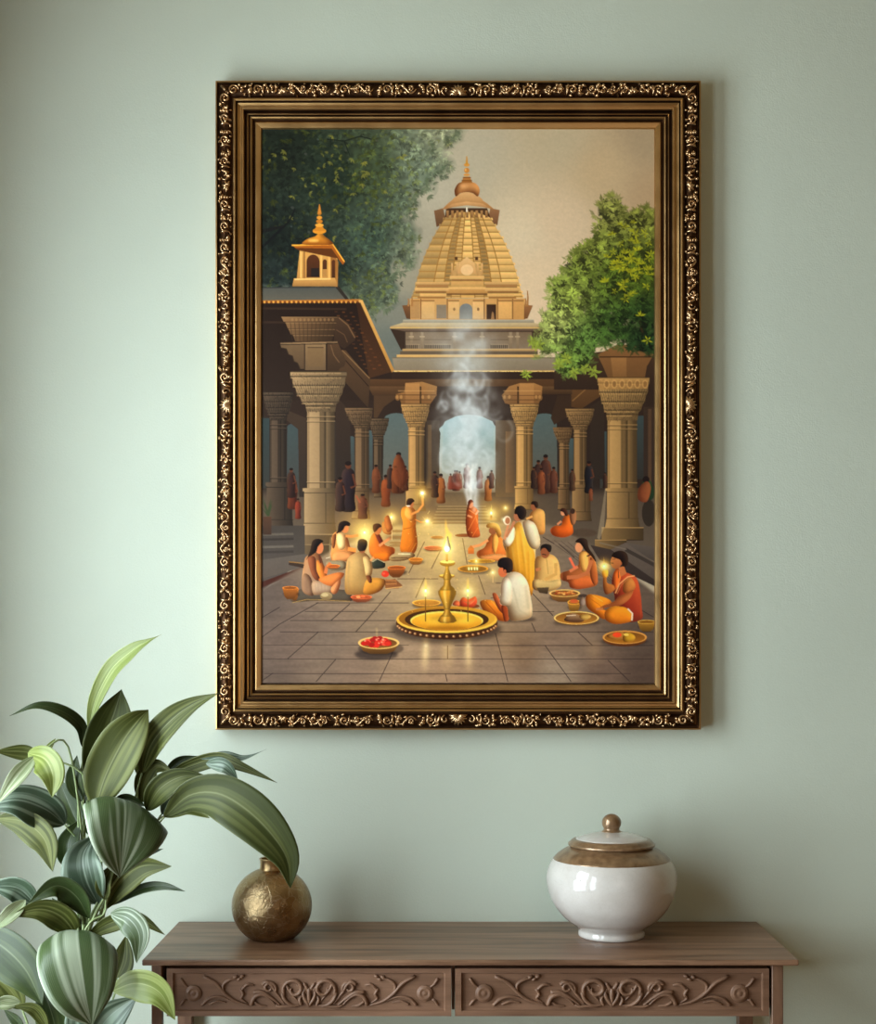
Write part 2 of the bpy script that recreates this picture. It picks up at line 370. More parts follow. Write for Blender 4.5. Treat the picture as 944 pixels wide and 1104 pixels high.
    for bx, by, ang in [(495, 146, 0), (488, 152, .3), (470, 158, .2), (486, 180, .1), (478, 186, .5), (466, 196, .2), (462, 206, .6), (448, 214, .4), (446, 228, .8), (440, 250, .3), (448, 256, .2), (444, 268, .5), (446, 284, .8), (436, 290, 1.0), (424, 296, 1.2), (430, 318, .6), (420, 330, 1.0), (404, 338, 1.2)]:
        for j in range(7): cluster(bx-rng.uniform(0, 10), by+rng.uniform(-5, 5), rng.uniform(4, 7), rng.choice([(98, 108, 84), (112, 120, 96), (84, 96, 74)]), a=.6, n=4, up=ang+rng.uniform(-.5, .5))
    for k in range(22):   # sky holes
        x = rng.uniform(290, 420); y = rng.uniform(150, 330); s = rng.uniform(.8, 2.2)
        blob([(x-s, y), (x, y-s*rng.random()), (x+s, y+.3), (x, y+s)], (96, 110, 110), a=.4)
    for k in range(46):
        x = rng.choice([rng.gauss(395, 24), rng.gauss(335, 25)]); y = rng.gauss(185, 28)
        if at(inside, x, y) > .6 and y > 142: cluster(x, y, rng.uniform(3, 6), (128, 126, 54), a=.7, n=4, up=rng.choice([1.0, 1.6, .4, 2.2]))
    line([(281, 268), (300, 250), (312, 238), (318, 225)], 3, (20, 22, 24), taper=.6); line([(281, 250), (296, 246), (306, 244)], 5, (26, 26, 26), taper=.7)
    line([(352, 150), (371, 152), (377, 168)], 1.4, (25, 30, 28), taper=.5); line([(371, 152), (388, 147), (400, 150)], 1.2, (30, 35, 30))
    # ---- tower
    cx = 504.0
    V(425, 160, 5.9)
    poly([(252, 396), (310, 380), (330, 470), (268, 500)], (132, 98, 66), (96, 68, 46)); poly([(670, 392), (610, 380), (590, 470), (655, 488)], (150, 108, 74), (110, 78, 54))
    V()
    prof = [(226, 19), (236, 25), (246, 31), (258, 38), (272, 44.5), (286, 50), (300, 54), (312, 57), (322, 60)]
    def hw(y):
        for (a, b), (c, d) in zip(prof, prof[1:]):
            if y <= c: return b+(d-b)*(y-a)/(c-a)
        return prof[-1][1]
    ys = list(range(228, 323, 3))
    poly([(cx-hw(y), y) for y in ys]+[(cx+hw(y), y) for y in ys[::-1]], (196, 156, 94), (204, 158, 88))
    fr = [-1, -.66, -.46, -.30, -.13, .13, .30, .46, .66, 1]
    for i in range(9):
        f0, f1 = fr[i], fr[i+1]; sub = 1 if i in (0, 8, 1, 7) else 1
        yy = 231.0; narrow = i in (2, 6, 3, 5)
        while yy < 318:
            h = (8.0 if not narrow else 4.6)*(.8+.2*(yy-230)/90); y2 = min(yy+h, 320)
            if i == 4 and yy > 278: break
            a_, b_ = hw(yy), hw(y2)
            sh = {0: .86, 1: .93, 2: .74, 3: .98, 4: 1.12, 5: 1.02, 6: .74, 7: 1.03, 8: 1.05}[i]*rng.uniform(.93, 1.06)
            c = (212*sh, 171*sh, 106*sh)
            g = .5
            poly([(cx+f0*a_+g, yy+.4), (cx+f1*a_-g, yy+.4), (cx+f1*b_-g, y2-.7), (cx+f0*b_+g, y2-.7)], [v*1.06 for v in c], [v*.82 for v in c])
            line([(cx+f0*b_, y2-.3), (cx+f1*b_, y2-.3)], .8, (136, 96, 44), a=.75)
            if i in (0, 8): poly([(cx+(f0 if i == 0 else f1)*b_*1.0-1, y2-2.5), (cx+(f0 if i == 0 else f1)*b_+1, y2-2.5), (cx+(f0 if i == 0 else f1)*b_+(1.4 if i else -1.4), y2), (cx+(f0 if i == 0 else f1)*b_, y2)], c)
            yy = y2
        line([(cx+f0*hw(y), y) for y in ys], 1.0, (132, 92, 42), a=.7 if i else .3)
    # cap, bulb and finial
    V(425, 160, 5.9)
    poly([(330, 380), (590, 380), (610, 440), (520, 405), (400, 405), (320, 440)], (70, 46, 28), a=.95)
    for k in range(9): rect(330+k*31, 395, 346+k*31, 440, (176, 136, 88), (120, 84, 50))
    poly([(300, 390), (340, 350), (380, 318), (540, 318), (590, 350), (640, 392), (560, 366), (460, 355), (370, 366)], (196, 150, 98), (160, 112, 66))
    poly(smooth([(372, 330), (400, 300), (460, 272), (530, 300), (560, 335), (460, 325)]), (210, 168, 118), (186, 140, 90)); poly([(310, 392), (370, 352), (460, 338), (560, 350), (620, 386), (560, 372), (460, 362), (370, 374)], (216, 172, 118), (150, 104, 62))
    blob([(385, 255), (410, 220), (460, 212), (515, 222), (542, 262), (530, 305), (500, 285), (460, 278), (420, 285), (392, 305), (382, 280)], (206, 150, 92), (150, 100, 58)); el(440, 240, 26, 14, (226, 176, 120), a=.6, blur=1)
    poly([(425, 218), (440, 180), (480, 180), (496, 218)], (190, 132, 70), (150, 96, 44)); line([(428, 205), (494, 205)], 5, (110, 66, 26)); line([(436, 186), (486, 186)], 5, (110, 66, 26))
    el(460, 168, 20, 8, (205, 146, 72)); el(460, 140, 17, 17, (196, 134, 62)); el(460, 105, 18, 11, (206, 146, 66)); poly([(452, 104), (458, 50), (463, 50), (468, 104)], (196, 140, 50)); el(453, 136, 5, 8, (232, 184, 110), a=.7)
    rect(456, 375, 466, 405, (230, 220, 200))
    # middle niche of the tower and its base storey
    V(410, 290, 4.72)
    poly([(352, 40), (395, -35), (480, -35), (528, 40)], (186, 146, 92)); 
    for x in (360, 385, 490, 512): rect(x, -30, x+9, 35, (214, 172, 116), (170, 128, 78))
    for x in (378, 482): rect(x, -62, x+14, -45, (80, 50, 28))
    poly([(392, 24), (398, -30), (440, -62), (480, -30), (486, 24)], (216, 176, 122), (196, 150, 96)); el(440, 5, 32, 28, (226, 190, 140), a=.8)
    for y0_, y1_, xa, xb, c in [(36, 52, 352, 528, (222, 178, 112)), (52, 62, 366, 516, (150, 108, 62)), (62, 92, 358, 524, (208, 162, 98)), (92, 104, 346, 536, (226, 180, 112)), (104, 124, 330, 546, (196, 146, 84)), (124, 132, 318, 548, (120, 82, 44))]:
        rect(xa, y0_, xb, y1_, c, [v*.86 for v in c])
    for s in (-1, 1):
        X = lambda v: 440+s*v
        for y0_, y1_, xa, xb, c in [(66, 78, 88, 262, (210, 166, 106)), (78, 96, 96, 255, (170, 126, 76)), (96, 112, 92, 266, (218, 172, 108)), (112, 124, 106, 262, (150, 108, 62)), (124, 140, 104, 240, (222, 176, 108)), (140, 152, 110, 250, (160, 114, 62))]:
            rect(min(X(xa), X(xb)), y0_, max(X(xa), X(xb)), y1_, c, [v*.85 for v in c])
    rect(150, 150, 735, 258, (196, 150, 90), (188, 140, 82))
    poly([(110, 186), (152, 182), (152, 255), (132, 252)], (120, 82, 50), (84, 56, 34)); poly([(775, 186), (730, 182), (730, 255), (748, 252)], (150, 104, 64), (110, 74, 44))
    for x0_, x1_, c in [(155, 200, (176, 134, 84)), (208, 275, (208, 164, 104)), (345, 400, (214, 168, 106)), (470, 528, (220, 172, 108)), (598, 668, (216, 166, 100)), (676, 728, (200, 150, 88))]:
        rect(x0_, 165, x1_, 252, c, [v*.93 for v in c]); rect(x0_, 158, x1_, 165, (150, 108, 62))
    for x in (205, 340, 528, 596, 672): rect(x-3, 152, x+3, 255, (132, 92, 52))
    rect(285, 182, 335, 252, (128, 112, 92)); rect(540, 180, 588, 256, (56, 36, 24)); poly([(562, 256), (566, 225), (570, 215), (576, 225), (580, 256)], (150, 110, 70)); el(375, 205, 6, 8, (140, 98, 56)); el(497, 205, 6, 8, (120, 80, 44))
    poly([(402, 256)]+[(435+33*math.cos(t), 206+30*-math.sin(t)) for t in [math.pi-k*math.pi/10 for k in range(11)]]+[(468, 256)], (104, 108, 108), (128, 124, 112))
    for x, h in [(738, 52), (748, 90), (160, 60), (142, 50)]: line([(x, 190), (x+2, 190-h*.5), (x-1, 200-h)], 10, (160, 112, 64), taper=.5)
    # slabs under the tower
    poly([(115, 258), (780, 258), (782, 276), (112, 276)], (176, 168, 148), (120, 108, 88)); poly([(112, 274), (782, 274), (852, 292), (845, 304), (50, 304), (50, 292)], (196, 176, 138), (150, 124, 84))
    line([(48, 299), (850, 299)], 5, (206, 164, 96)); poly([(50, 304), (840, 304), (805, 400), (110, 410)], (96, 76, 60), (112, 98, 84))
    poly([(50, 304), (128, 318), (128, 405), (105, 412)], (56, 42, 32)); poly([(845, 304), (770, 318), (770, 405), (800, 402)], (62, 46, 34))
    rect(128, 318, 770, 405, (118, 98, 76), (128, 112, 92)); line([(125, 318), (775, 318)], 6, (70, 54, 42))
    for x in (150, 205, 370, 510, 655, 690): rect(x, 322, x+14, 405, (150, 130, 104), (120, 102, 80)); rect(x-6, 340, x+20, 348, (164, 142, 112))
    for xa, xb in ((225, 360), (560, 650), (130, 200)):
        for k in range(int((xb-xa)/9)): rect(xa+k*9, 386, xa+k*9+4, 404, (56, 46, 38)); 
        line([(xa, 384), (xb, 384)], 4, (150, 130, 102)); line([(xa, 360), (xb, 360)], 3, (88, 72, 56))
    rect(112, 406, 800, 418, (190, 156, 104), (150, 118, 76)); rect(100, 418, 800, 436, (96, 80, 62)); rect(82, 436, 810, 450, (212, 172, 110), (180, 140, 84))
    poly([(60, 450), (935, 450), (880, 524), (72, 524)], (140, 128, 108), (122, 108, 88)); line([(60, 452), (935, 452)], 3, (92, 78, 60)); line([(68, 520), (884, 520)], 7, (214, 176, 108)); 
    for k in range(130): line([(72+k*6.2, 522+rng.uniform(-3, 5)), (76+k*6.2, 522+rng.uniform(-3, 5))], 3, rng.choice([(224, 190, 120), (150, 110, 60)]))
    # ---- colonnade dark
    V()
    rect(281, 401, 706, 560, (50, 36, 27), (44, 36, 31))
    V(270, 130, 3.68)
    # left roof
    poly([(42, 722), (435, 718), (560, 995), (560, 1110), (42, 1110)], (38, 26, 19), (46, 34, 26)); 
    poly([(42, 662), (335, 660), (385, 712), (42, 714)], (78, 80, 76), (96, 92, 80)); poly([(335, 660), (350, 655), (392, 712), (378, 712)], (50, 44, 38)); line([(42, 663), (335, 661)], 4, (50, 52, 50))
    line([(42, 719), (436, 714)], 11, (168, 108, 44)); 
    for k in range(44): el(46+k*9, 720, 3.5, 5, (214, 156, 72) if k % 2 else (110, 62, 24))
    poly([(428, 712), (444, 712), (570, 990), (560, 1000)], (206, 160, 92), (170, 122, 60)); line([(434, 722), (556, 994)], 3, (70, 44, 20))
    poly([(420, 725), (432, 722), (556, 998), (470, 1022)], (58, 36, 22), (70, 46, 28))
    for k in range(15):
        t = k/15; x = 405+t*130; y = 760+t*240
        for j in range(3): rect(x-j*30-12, y-j*2, x-j*30, y+5-j*2, (128, 76, 36) if (k+j) % 2 else (90, 54, 30), a=.55)
    for y_ in (745, 800): line([(42, y_), (380, y_+3)], 8, (64, 46, 34), a=.7)
    # small pavilion on the roof
    poly([(195, 515), (345, 520), (345, 655), (180, 655)], (206, 156, 84), (180, 130, 70)); poly([(318, 515), (348, 560), (345, 660), (318, 655)], (150, 98, 46), (170, 120, 60))
    for xa, xb, yb in ((222, 274, 622), (286, 303, 620), (322, 336, 640)):
        c_ = (xa+xb)/2; r = (xb-xa)/2
        poly([(xa, yb)]+[(c_-r*math.cos(k*math.pi/8), 560-r*1.1*math.sin(k*math.pi/8)) for k in range(9)]+[(xb, yb)], (92, 52, 28), (66, 40, 24))
    rect(240, 585, 272, 620, (42, 34, 30)); rect(286, 590, 303, 620, (176, 128, 70)); rect(196, 520, 204, 625, (228, 180, 106)); rect(210, 520, 216, 625, (150, 104, 54)); rect(276, 520, 284, 625, (226, 176, 100)); rect(308, 520, 316, 640, (222, 170, 94))
    poly([(172, 626), (335, 624), (345, 658), (165, 658)], (212, 162, 92), (150, 108, 60)); line([(175, 630), (318, 628)], 5, (236, 190, 118))
    poly([(163, 494), (326, 490), (374, 562), (366, 572), (318, 512), (188, 512)], (168, 96, 30), (150, 84, 26)); line([(163, 495), (326, 491), (372, 560)], 6, (236, 170, 66)); poly([(172, 505), (322, 508), (350, 548), (196, 516)], (96, 54, 22))
    blob([(205, 490), (225, 470), (258, 458), (275, 440), (292, 458), (315, 475), (325, 491), (262, 494)], (226, 160, 56), (176, 106, 30)); el(250, 476, 22, 6, (250, 204, 110), a=.7, blur=.5)
    el(273, 438, 27, 12, (214, 146, 48)); poly([(250, 438), (262, 418), (284, 418), (297, 438)], (200, 130, 40)); el(273, 415, 17, 7, (226, 160, 62)); el(273, 400, 13, 8, (190, 122, 40)); el(273, 385, 11, 7, (216, 150, 56)); el(273, 368, 8, 7, (186, 120, 44)); poly([(266, 368), (272, 332), (275, 332), (281, 368)], (196, 130, 50))
    # far teal openings
    V(270, 380, 4.104)
    def arch(xl, xr, yt, yb, c, c2, r=1.0, a=1, bl_=0):
        m_ = (xl+xr)/2; w = (xr-xl)/2; n = 14; pts = [(xl, yb)]
        for k in range(n+1):
            t = math.pi-math.pi*k/n
            pts.append((m_+w*math.cos(t)*(1 if k % 2 else .93), yt+w*r-w*r*math.sin(t)))
        poly(pts+[(xr, yb)], c, c2, a=a, blur=bl_)
    arch(585, 705, 268, 600, (84, 96, 94), (92, 90, 80), .55); arch(830, 1100, 275, 560, (150, 176, 176), (150, 140, 120), .6)
    arch(160, 218, 315, 620, (62, 74, 74), (62, 62, 58), .6); rect(48, 290, 84, 600, (50, 62, 62), (52, 52, 48)); arch(430, 460, 370, 560, (66, 78, 78), (64, 62, 58), .6); rect(516, 345, 540, 600, (70, 84, 84), (66, 64, 58)); rect(370, 300, 380, 560, (52, 44, 38))
    V(490, 380, 4.104)
    arch(338, 455, 270, 600, (80, 94, 92), (84, 80, 70), .5); rect(500, 380, 525, 600, (70, 84, 84), (62, 60, 54)); rect(643, 350, 672, 600, (62, 76, 76), (58, 56, 50)); rect(800, 280, 835, 560, (58, 70, 70), (48, 46, 42))
    arch(-60, 180, 277, 620, (132, 166, 172), (150, 138, 116), .55)
    V()
    rect(281, 530, 706, 600, (78, 66, 54), (96, 84, 70), blur=4)
    # ---- columns
    def column(vx, shaft, cap, base, col, lw=1.0, plinth=None, steps=True, warm=0):
        V(*vx); (sl, sr, st, sb) = shaft; (cl, cr, ct, cb) = cap; (bl_, br, bt, bb) = base
        d = [v*.42 for v in col]; l = [min(255, v*1.12) for v in col]; w = sr-sl
        rect(sl, st, sr, sb, [v*.95 for v in col], d, 'x'); rect(sl+w*.08, st, sl+w*.45, sb, l, col, 'x', a=.85); rect(sl+w*.62, st, sl+w*.68, sb, d, a=.8); rect(sl+w*.70, st, sl+w*.86, sb, [v*.8 for v in col], [v*.5 for v in col], 'x')
        line([(sl+w*.5, st), (sl+w*.5, sb)], 2, d, a=.5)
        for yy in (st+(sb-st)*.08, st+(sb-st)*.14, sb-(sb-st)*.08): line([(sl-2, yy), (sr+2, yy)], 3, d, a=.8); line([(sl-2, yy-4), (sr+2, yy-4)], 4, l, a=.55)
        # capital in tiers
        H = cb-ct; mc = (sl+sr)/2
        FX_ = [0, .0, .12, .16, .34, .40, .62, .70, .92, .96, 1.02]; FY_ = [0, .12, .17, .34, .42, .56, .63, .76, .81, .86, 1]
        L_ = [(cl+(sl-3-cl)*fx, ct+H*fy) for fx, fy in zip(FX_, FY_)]; R_ = [(cr-(cr-sr-3)*fx, ct+H*fy) for fx, fy in zip(FX_, FY_)]
        poly(L_+R_[::-1], l, d, 'x'); poly(L_+R_[::-1], col, [v*.55 for v in col], 'y', a=.5)
        for k, f in enumerate((.0, .12, .34, .56, .76, .86)):
            xa = np.interp(f, FY_, [p[0] for p in L_]); xb = np.interp(f, FY_, [p[0] for p in R_])
            line([(xa, ct+H*f), (xb, ct+H*f)], max(2, H*.035), d, a=.75); line([(xa, ct+H*f+H*.04), (xb-w*.2, ct+H*f+H*.04)], max(2, H*.03), l, a=.6)
        n = int((cr-cl)/11)
        for k in range(n):
            x = cl+(cr-cl)*(k+.5)/n; x2 = mc+(x-mc)*.72; y_ = ct+H*.28; 
            line([(x2+(x-x2)*.9, y_), (x2, ct+H*.68)], 2.2, d, a=.55); line([(x2+(x-x2)*.9+3, y_), (x2+3, ct+H*.68)], 2, l, a=.35)
        for k in range(int((cr-cl)*H/70)):
            q = rng.random(); xa = np.interp(q, FY_, [z[0] for z in L_]); xb = np.interp(q, FY_, [z[0] for z in R_]); x = rng.uniform(xa+2, xb-2); y = ct+H*q; sh_ = (1-.55*(x-xa)/(xb-xa+1))
            line([(x, y), (x+rng.uniform(-5, 5), y+rng.uniform(3, 8))], rng.uniform(1.5, 3.5), [v*sh_*1.15 for v in col] if rng.random() < .5 else d, a=.45)
        # base
        bw = br-bl_; h = bb-bt
        poly([(bl_+bw*.06, bt), (br-bw*.06, bt), (br-bw*.06, bt+h*.72), (br, bb), (bl_, bb), (bl_+bw*.06, bt+h*.72)], l, d, 'x'); rect(bl_+bw*.02, bt, br-bw*.02, bt+h*.07, l, d, 'x'); line([(bl_+bw*.04, bt+h*.1), (br-bw*.04, bt+h*.1)], 3, d, a=.9)
        rect(bl_+bw*.66, bt+h*.1, bl_+bw*.7, bt+h*.75, d, a=.6); line([(bl_+bw*.04, bt+h*.75), (br-bw*.02, bt+h*.75)], 3, d, a=.8); line([(bl_, bb), (br, bb)], 4, d, a=.8)
        if plinth:
            for (pl, pr, pt, pb) in plinth:
                rect(pl, pt, pr, pb, [v*.85 for v in col], [v*.4 for v in col], 'x'); line([(pl, pt), (pr, pt)], 4, l, a=.7); line([(pl, pb), (pr, pb)], 4, [v*.35 for v in col])
    Z3 = (270, 380, 4.104); Z4 = (490, 380, 4.104)
    # beams
    V(*Z3)
    poly([(520, 118), (1000, 118), (1000, 150), (520, 150)], (88, 62, 38), (70, 48, 30)); poly([(520, 150), (700, 150), (700, 190), (540, 190)], (96, 70, 44), (66, 46, 30)); poly([(360, -10), (420, -10), (530, 120), (520, 245), (400, 110)], (84, 62, 42), (62, 46, 32)); line([(405, -10), (527, 115)], 5, (120, 92, 60)); line([(385, -5), (522, 150)], 4, (40, 28, 20))
    poly([(545, 190), (680, 190), (640, 205), (590, 240), (560, 290), (545, 290)], (74, 54, 36))
    poly([(160, 255), (245, 290), (245, 640), (215, 640), (210, 340), (160, 300)], (64, 50, 38), (48, 40, 34)); poly([(375, 190), (440, 260), (445, 560), (380, 560)], (58, 44, 34), (46, 38, 32))
    V(*Z4)
    poly([(0, 118), (520, 118), (520, 150), (0, 150)], (88, 62, 38), (76, 52, 32)); poly([(520, 130), (640, 40), (680, 60), (650, 190), (560, 250), (510, 240)], (112, 80, 46), (78, 54, 32)); line([(520, 215), (645, 105)], 5, (140, 104, 60), a=.7); line([(510, 165), (640, 60)], 4, (60, 42, 26))
    poly([(385, 150), (520, 150), (520, 185), (385, 185)], (100, 74, 46), (60, 42, 28)); poly([(455, 190), (515, 190), (515, 260), (490, 290), (440, 320), (425, 290)], (58, 42, 30)); poly([(600, 240), (660, 200), (665, 560), (600, 560)], (54, 42, 32), (46, 38, 32)); poly([(180, 300), (270, 300), (270, 640), (180, 640)], (84, 66, 48), (92, 76, 56)); rect(225, 350, 262, 620, (120, 92, 62), (90, 70, 50), 'x')
    V(*Z3); rect(778, 300, 835, 600, (60, 48, 38), (76, 64, 50)); rect(785, 320, 800, 600, (92, 72, 50))
    # small + mid columns
    column(Z3, (545, 583, 380, 600), (528, 612, 292, 385), (545, 585, 540, 640), (96, 78, 58))
    column(Z3, (462, 524, 335, 610), (418, 540, 245, 335), (446, 530, 600, 735), (116, 92, 66))
    column(Z4, (462, 505, 400, 600), (435, 520, 332, 400), (455, 512, 595, 695), (128, 98, 64))
    column(Z4, (527, 583, 340, 590), (490, 617, 248, 342), (514, 606, 585, 745), (146, 114, 74))
    column(Z3, (88, 158, 300, 580), (55, 188, 175, 300), (64, 192, 575, 795), (82, 68, 54))
    # centre pair with brackets
    V(*Z3); poly([(642, 185), (680, 175), (685, 135), (760, 130), (825, 150), (822, 190), (792, 232), (668, 232), (660, 205)], (158, 114, 66), (110, 76, 44)); rect(685, 138, 748, 228, (170, 124, 74), (130, 92, 54)); rect(748, 150, 756, 228, (70, 48, 28)); line([(645, 188), (820, 188)], 4, (70, 46, 26), a=.6)
    for x in (650, 668, 764, 790): el(x, 200, 10, 13, (120, 86, 50)); el(x-2, 197, 6, 8, (178, 132, 80), a=.7)
    line([(652, 170), (815, 170)], 4, (190, 146, 92), a=.6); line([(660, 210), (800, 210)], 4, (84, 58, 34), a=.7)
    column(Z3, (698, 768, 330, 600), (666, 792, 228, 330), (682, 776, 590, 700), (176, 136, 84))
    V(*Z4); poly([(208, 190), (240, 150), (290, 135), (350, 135), (388, 150), (385, 192), (370, 232), (250, 232), (222, 225)], (158, 114, 66), (110, 76, 44)); rect(286, 138, 350, 228, (170, 124, 74), (136, 96, 56)); rect(276, 150, 284, 228, (70, 48, 28)); line([(210, 190), (385, 190)], 4, (70, 46, 26), a=.6)
    for x in (222, 244, 362, 378): el(x, 200, 10, 13, (120, 86, 50)); el(x-2, 197, 6, 8, (178, 132, 80), a=.7)
    line([(215, 170), (380, 170)], 4, (190, 146, 92), a=.6); line([(225, 210), (370, 210)], 4, (84, 58, 34), a=.7)
    column(Z4, (272, 345, 325, 600), (245, 372, 228, 328), (262, 352, 592, 695), (184, 142, 86))
    # big columns
    V(270, 130, 3.68)
    for k, (xa, xb, ya, yb) in enumerate([(122, 352, 778, 800), (138, 346, 800, 826), (150, 338, 826, 850), (168, 330, 850, 878)]):
        poly([(xa, ya), (xb, ya), (xb-8, yb), (xa+10, yb)], [v*(1.08-.1*k) for v in (128, 98, 66)], [v*(.8-.06*k) for v in (84, 62, 42)], 'x'); line([(xa+4, yb), (xb-6, yb)], 3, (48, 34, 24)); line([(xa, ya+3), (xb, ya+3)], 3, (150, 118, 82), a=.6)
    poly([(346, 778), (384, 800), (418, 850), (414, 872), (372, 905), (330, 880), (334, 830)], (74, 54, 38), (50, 36, 26)); line([(350, 782), (386, 812), (414, 862)], 5, (112, 84, 56)); line([(340, 830), (372, 850), (384, 880)], 4, (100, 74, 50), a=.8)
    for k in range(34): line([(rng.uniform(150, 330), rng.uniform(785, 870))]*1+[(rng.uniform(150, 330), 0)][:0]+[(0, 0)][:0], 1, (0, 0, 0), a=0) if False else None
    for k in range(11): line([(158+k*17, 802), (166+k*15, 874)], 3, (60, 44, 30), a=.6); el(166+k*16, 790, 5, 6, (160, 126, 86), a=.5)
    poly([(118, 886), (215, 880), (215, 985), (196, 985), (186, 962), (172, 956), (166, 934), (150, 928), (142, 906), (122, 902)], (112, 90, 64), (84, 66, 48)); line([(122, 902), (142, 906), (150, 928), (166, 934), (172, 956), (186, 962), (196, 985)], 4, (52, 40, 30))
    rect(215, 880, 300, 990, (136, 110, 78), (100, 80, 58)); rect(226, 900, 290, 975, (122, 98, 68), (108, 86, 60)); line([(226, 900), (290, 900)], 3, (70, 52, 36)); poly([(300, 885), (345, 880), (378, 950), (372, 975), (352, 985), (345, 1010), (300, 990)], (84, 62, 42), (56, 42, 30)); line([(318, 890), (330, 930), (352, 960)], 4, (120, 92, 62), a=.7); rect(298, 885, 304, 990, (44, 32, 24)); rect(212, 885, 217, 990, (60, 46, 34))
    line([(118, 884), (345, 879)], 6, (150, 122, 88), a=.7); line([(118, 889), (345, 885)], 3, (50, 38, 28))
    V(); poly([(597, 401), (609, 384), (706, 372), (706, 420), (597, 420)], (72, 52, 36), (50, 37, 28))
    V(*Z4); poly([(630, 10), (720, -35), (880, -35), (880, 10), (850, 60), (840, 118), (680, 118), (655, 60)], (130, 92, 54), (104, 74, 44)); poly([(690, 20), (760, 20), (760, 110), (700, 110)], (150, 108, 64), (120, 86, 50)); line([(640, 20), (870, 20)], 5, (66, 44, 26))
    rect(835, 240, 885, 620, (58, 44, 34), (50, 40, 34)); rect(855, 250, 870, 620, (80, 60, 44))
    column(Z3, (250, 372, 260, 605), (176, 425, 85, 262), (228, 382, 600, 808), (152, 126, 92), plinth=[(205, 368, 805, 850), (160, 350, 850, 905)])
    column(Z4, (676, 806, 300, 605), (632, 862, 112, 300), (664, 820, 600, 780), (164, 130, 82), plinth=[(650, 835, 775, 830), (620, 760, 830, 880)])
    V(*Z4); poly([(632, 112), (862, 112), (852, 160), (640, 165)], (186, 142, 84), (160, 118, 66), a=.6)
    for k in range(6): el(672+k*34, 140, 14, 20, (206, 160, 98), a=.4); el(672+k*34, 140, 8, 13, (110, 78, 44), a=.6)
    poly([(650, 700), (665, 600), (672, 600), (660, 780), (640, 830), (630, 820)], (196, 176, 140), a=.35)
    # steps left + right at sides
    V(270, 540, 4.104)
    poly([(45, 110), (240, 110), (240, 260), (45, 400)], (66, 60, 54), (84, 76, 70)); 
    for y_, c in ((150, (96, 88, 78)), (172, (50, 44, 40)), (205, (104, 96, 86)), (228, (58, 52, 48))): line([(45, y_), (190, y_-4)], 10, c, a=.8)
    poly([(45, 262), (240, 235), (350, 262), (45, 345)], (92, 84, 76), (88, 78, 70)); poly([(45, 360), (230, 292), (230, 305), (45, 388)], (70, 36, 26))
    rect(55, 70, 92, 150, (82, 56, 40), (60, 44, 34)); 
    V()
    for k in range(14): line([(289, 556), (289+rng.uniform(-9, 7), 540+rng.uniform(-2, 8))], 2.2, (54, 66, 40), taper=.8, a=.8)
    # ---- floor
    fl = [(281, 636), (330, 608), (365, 590), (425, 567), (470, 563), (560, 563), (600, 567), (645, 592), (706, 640), (706, 737), (281, 737)]
    V()
    fcol = grad([(285, 650, (92, 80, 72)), (300, 690, (106, 90, 80)), (290, 725, (100, 86, 76)), (322, 692, (116, 98, 85)), (350, 725, (126, 108, 92)), (380, 720, (138, 116, 98)), (432, 720, (162, 136, 110)), (380, 650, (138, 116, 96)), (350, 690, (118, 102, 88)), (480, 728, (160, 132, 106)), (540, 728, (150, 126, 104)), (600, 722, (150, 132, 112)), (562, 702, (128, 103, 80)), (650, 725, (112, 92, 78)), (695, 725, (84, 68, 58)),
                 (690, 680, (90, 76, 66)), (600, 690, (128, 106, 88)), (560, 645, (156, 132, 104)), (600, 655, (140, 118, 96)), (440, 640, (162, 137, 104)), (400, 670, (138, 118, 96)), (470, 600, (172, 143, 98)), (540, 610, (162, 136, 98)), (420, 600, (152, 128, 92)), (500, 570, (160, 136, 100)), (640, 610, (112, 98, 84)), (590, 575, (116, 100, 84)), (440, 570, (156, 130, 88)), (680, 640, (94, 80, 68))], p=3.4)
    x0, y0, x1, y1, m = mask(fl, 1.5); nn = noise(26, 3, 11)[y0:y1, x0:x1][:, :, None]; n3 = noise(3, 1.5, 12)[y0:y1, x0:x1][:, :, None]
    m = m[:, :, None]; I[y0:y1, x0:x1] = I[y0:y1, x0:x1]*(1-m)+fcol[y0:y1, x0:x1]*(.93+.1*nn+.06*n3)*m
    # rear steps
    V(420, 520, 6.743)
    for k, y_ in enumerate((170, 190, 210, 232, 256, 282)):
        xa, xb = 350-k*8, 700+k*6
        rect(xa, y_, xb, y_+9, (150, 128, 94), (132, 112, 82), a=.8); rect(xa, y_+9, xb, y_+20, (84, 70, 52), a=.8)
    rect(330, 60, 700, 170, (92, 78, 60), (116, 98, 74), a=.6, blur=1)
    # floor joints
    def J(pts, w=2.5, a=.85): line(pts, w*1.25, (38, 28, 26), a=a); line([(p[0]+w, p[1]+w*.6) for p in pts], w*.6, (150, 132, 116), a=a*.3)
    V(270, 540, 4.104)
    for pts in ([(45, 607), (130, 545), (300, 450)], [(355, 530), (440, 455)], [(165, 698), (300, 580)], [(290, 800), (378, 700)], [(465, 580), (520, 520), (620, 400)], [(568, 800), (615, 700), (640, 640)], [(45, 800), (100, 762)], [(700, 320), (770, 180)], [(800, 300), (850, 200)], [(730, 430), (770, 340)], [(872, 640), (872, 700)], [(862, 765), (870, 800)], [(45, 520), (130, 470)]): J(pts)
    for y_, xa, xb in ((580, 130, 640), (638, 45, 700), (700, 45, 1000), (765, 60, 1000), (530, 175, 640), (490, 240, 560), (452, 290, 700), (345, 650, 830)): J([(xa, y_), (xb, y_)], 2)
    V(490, 540, 4.104)
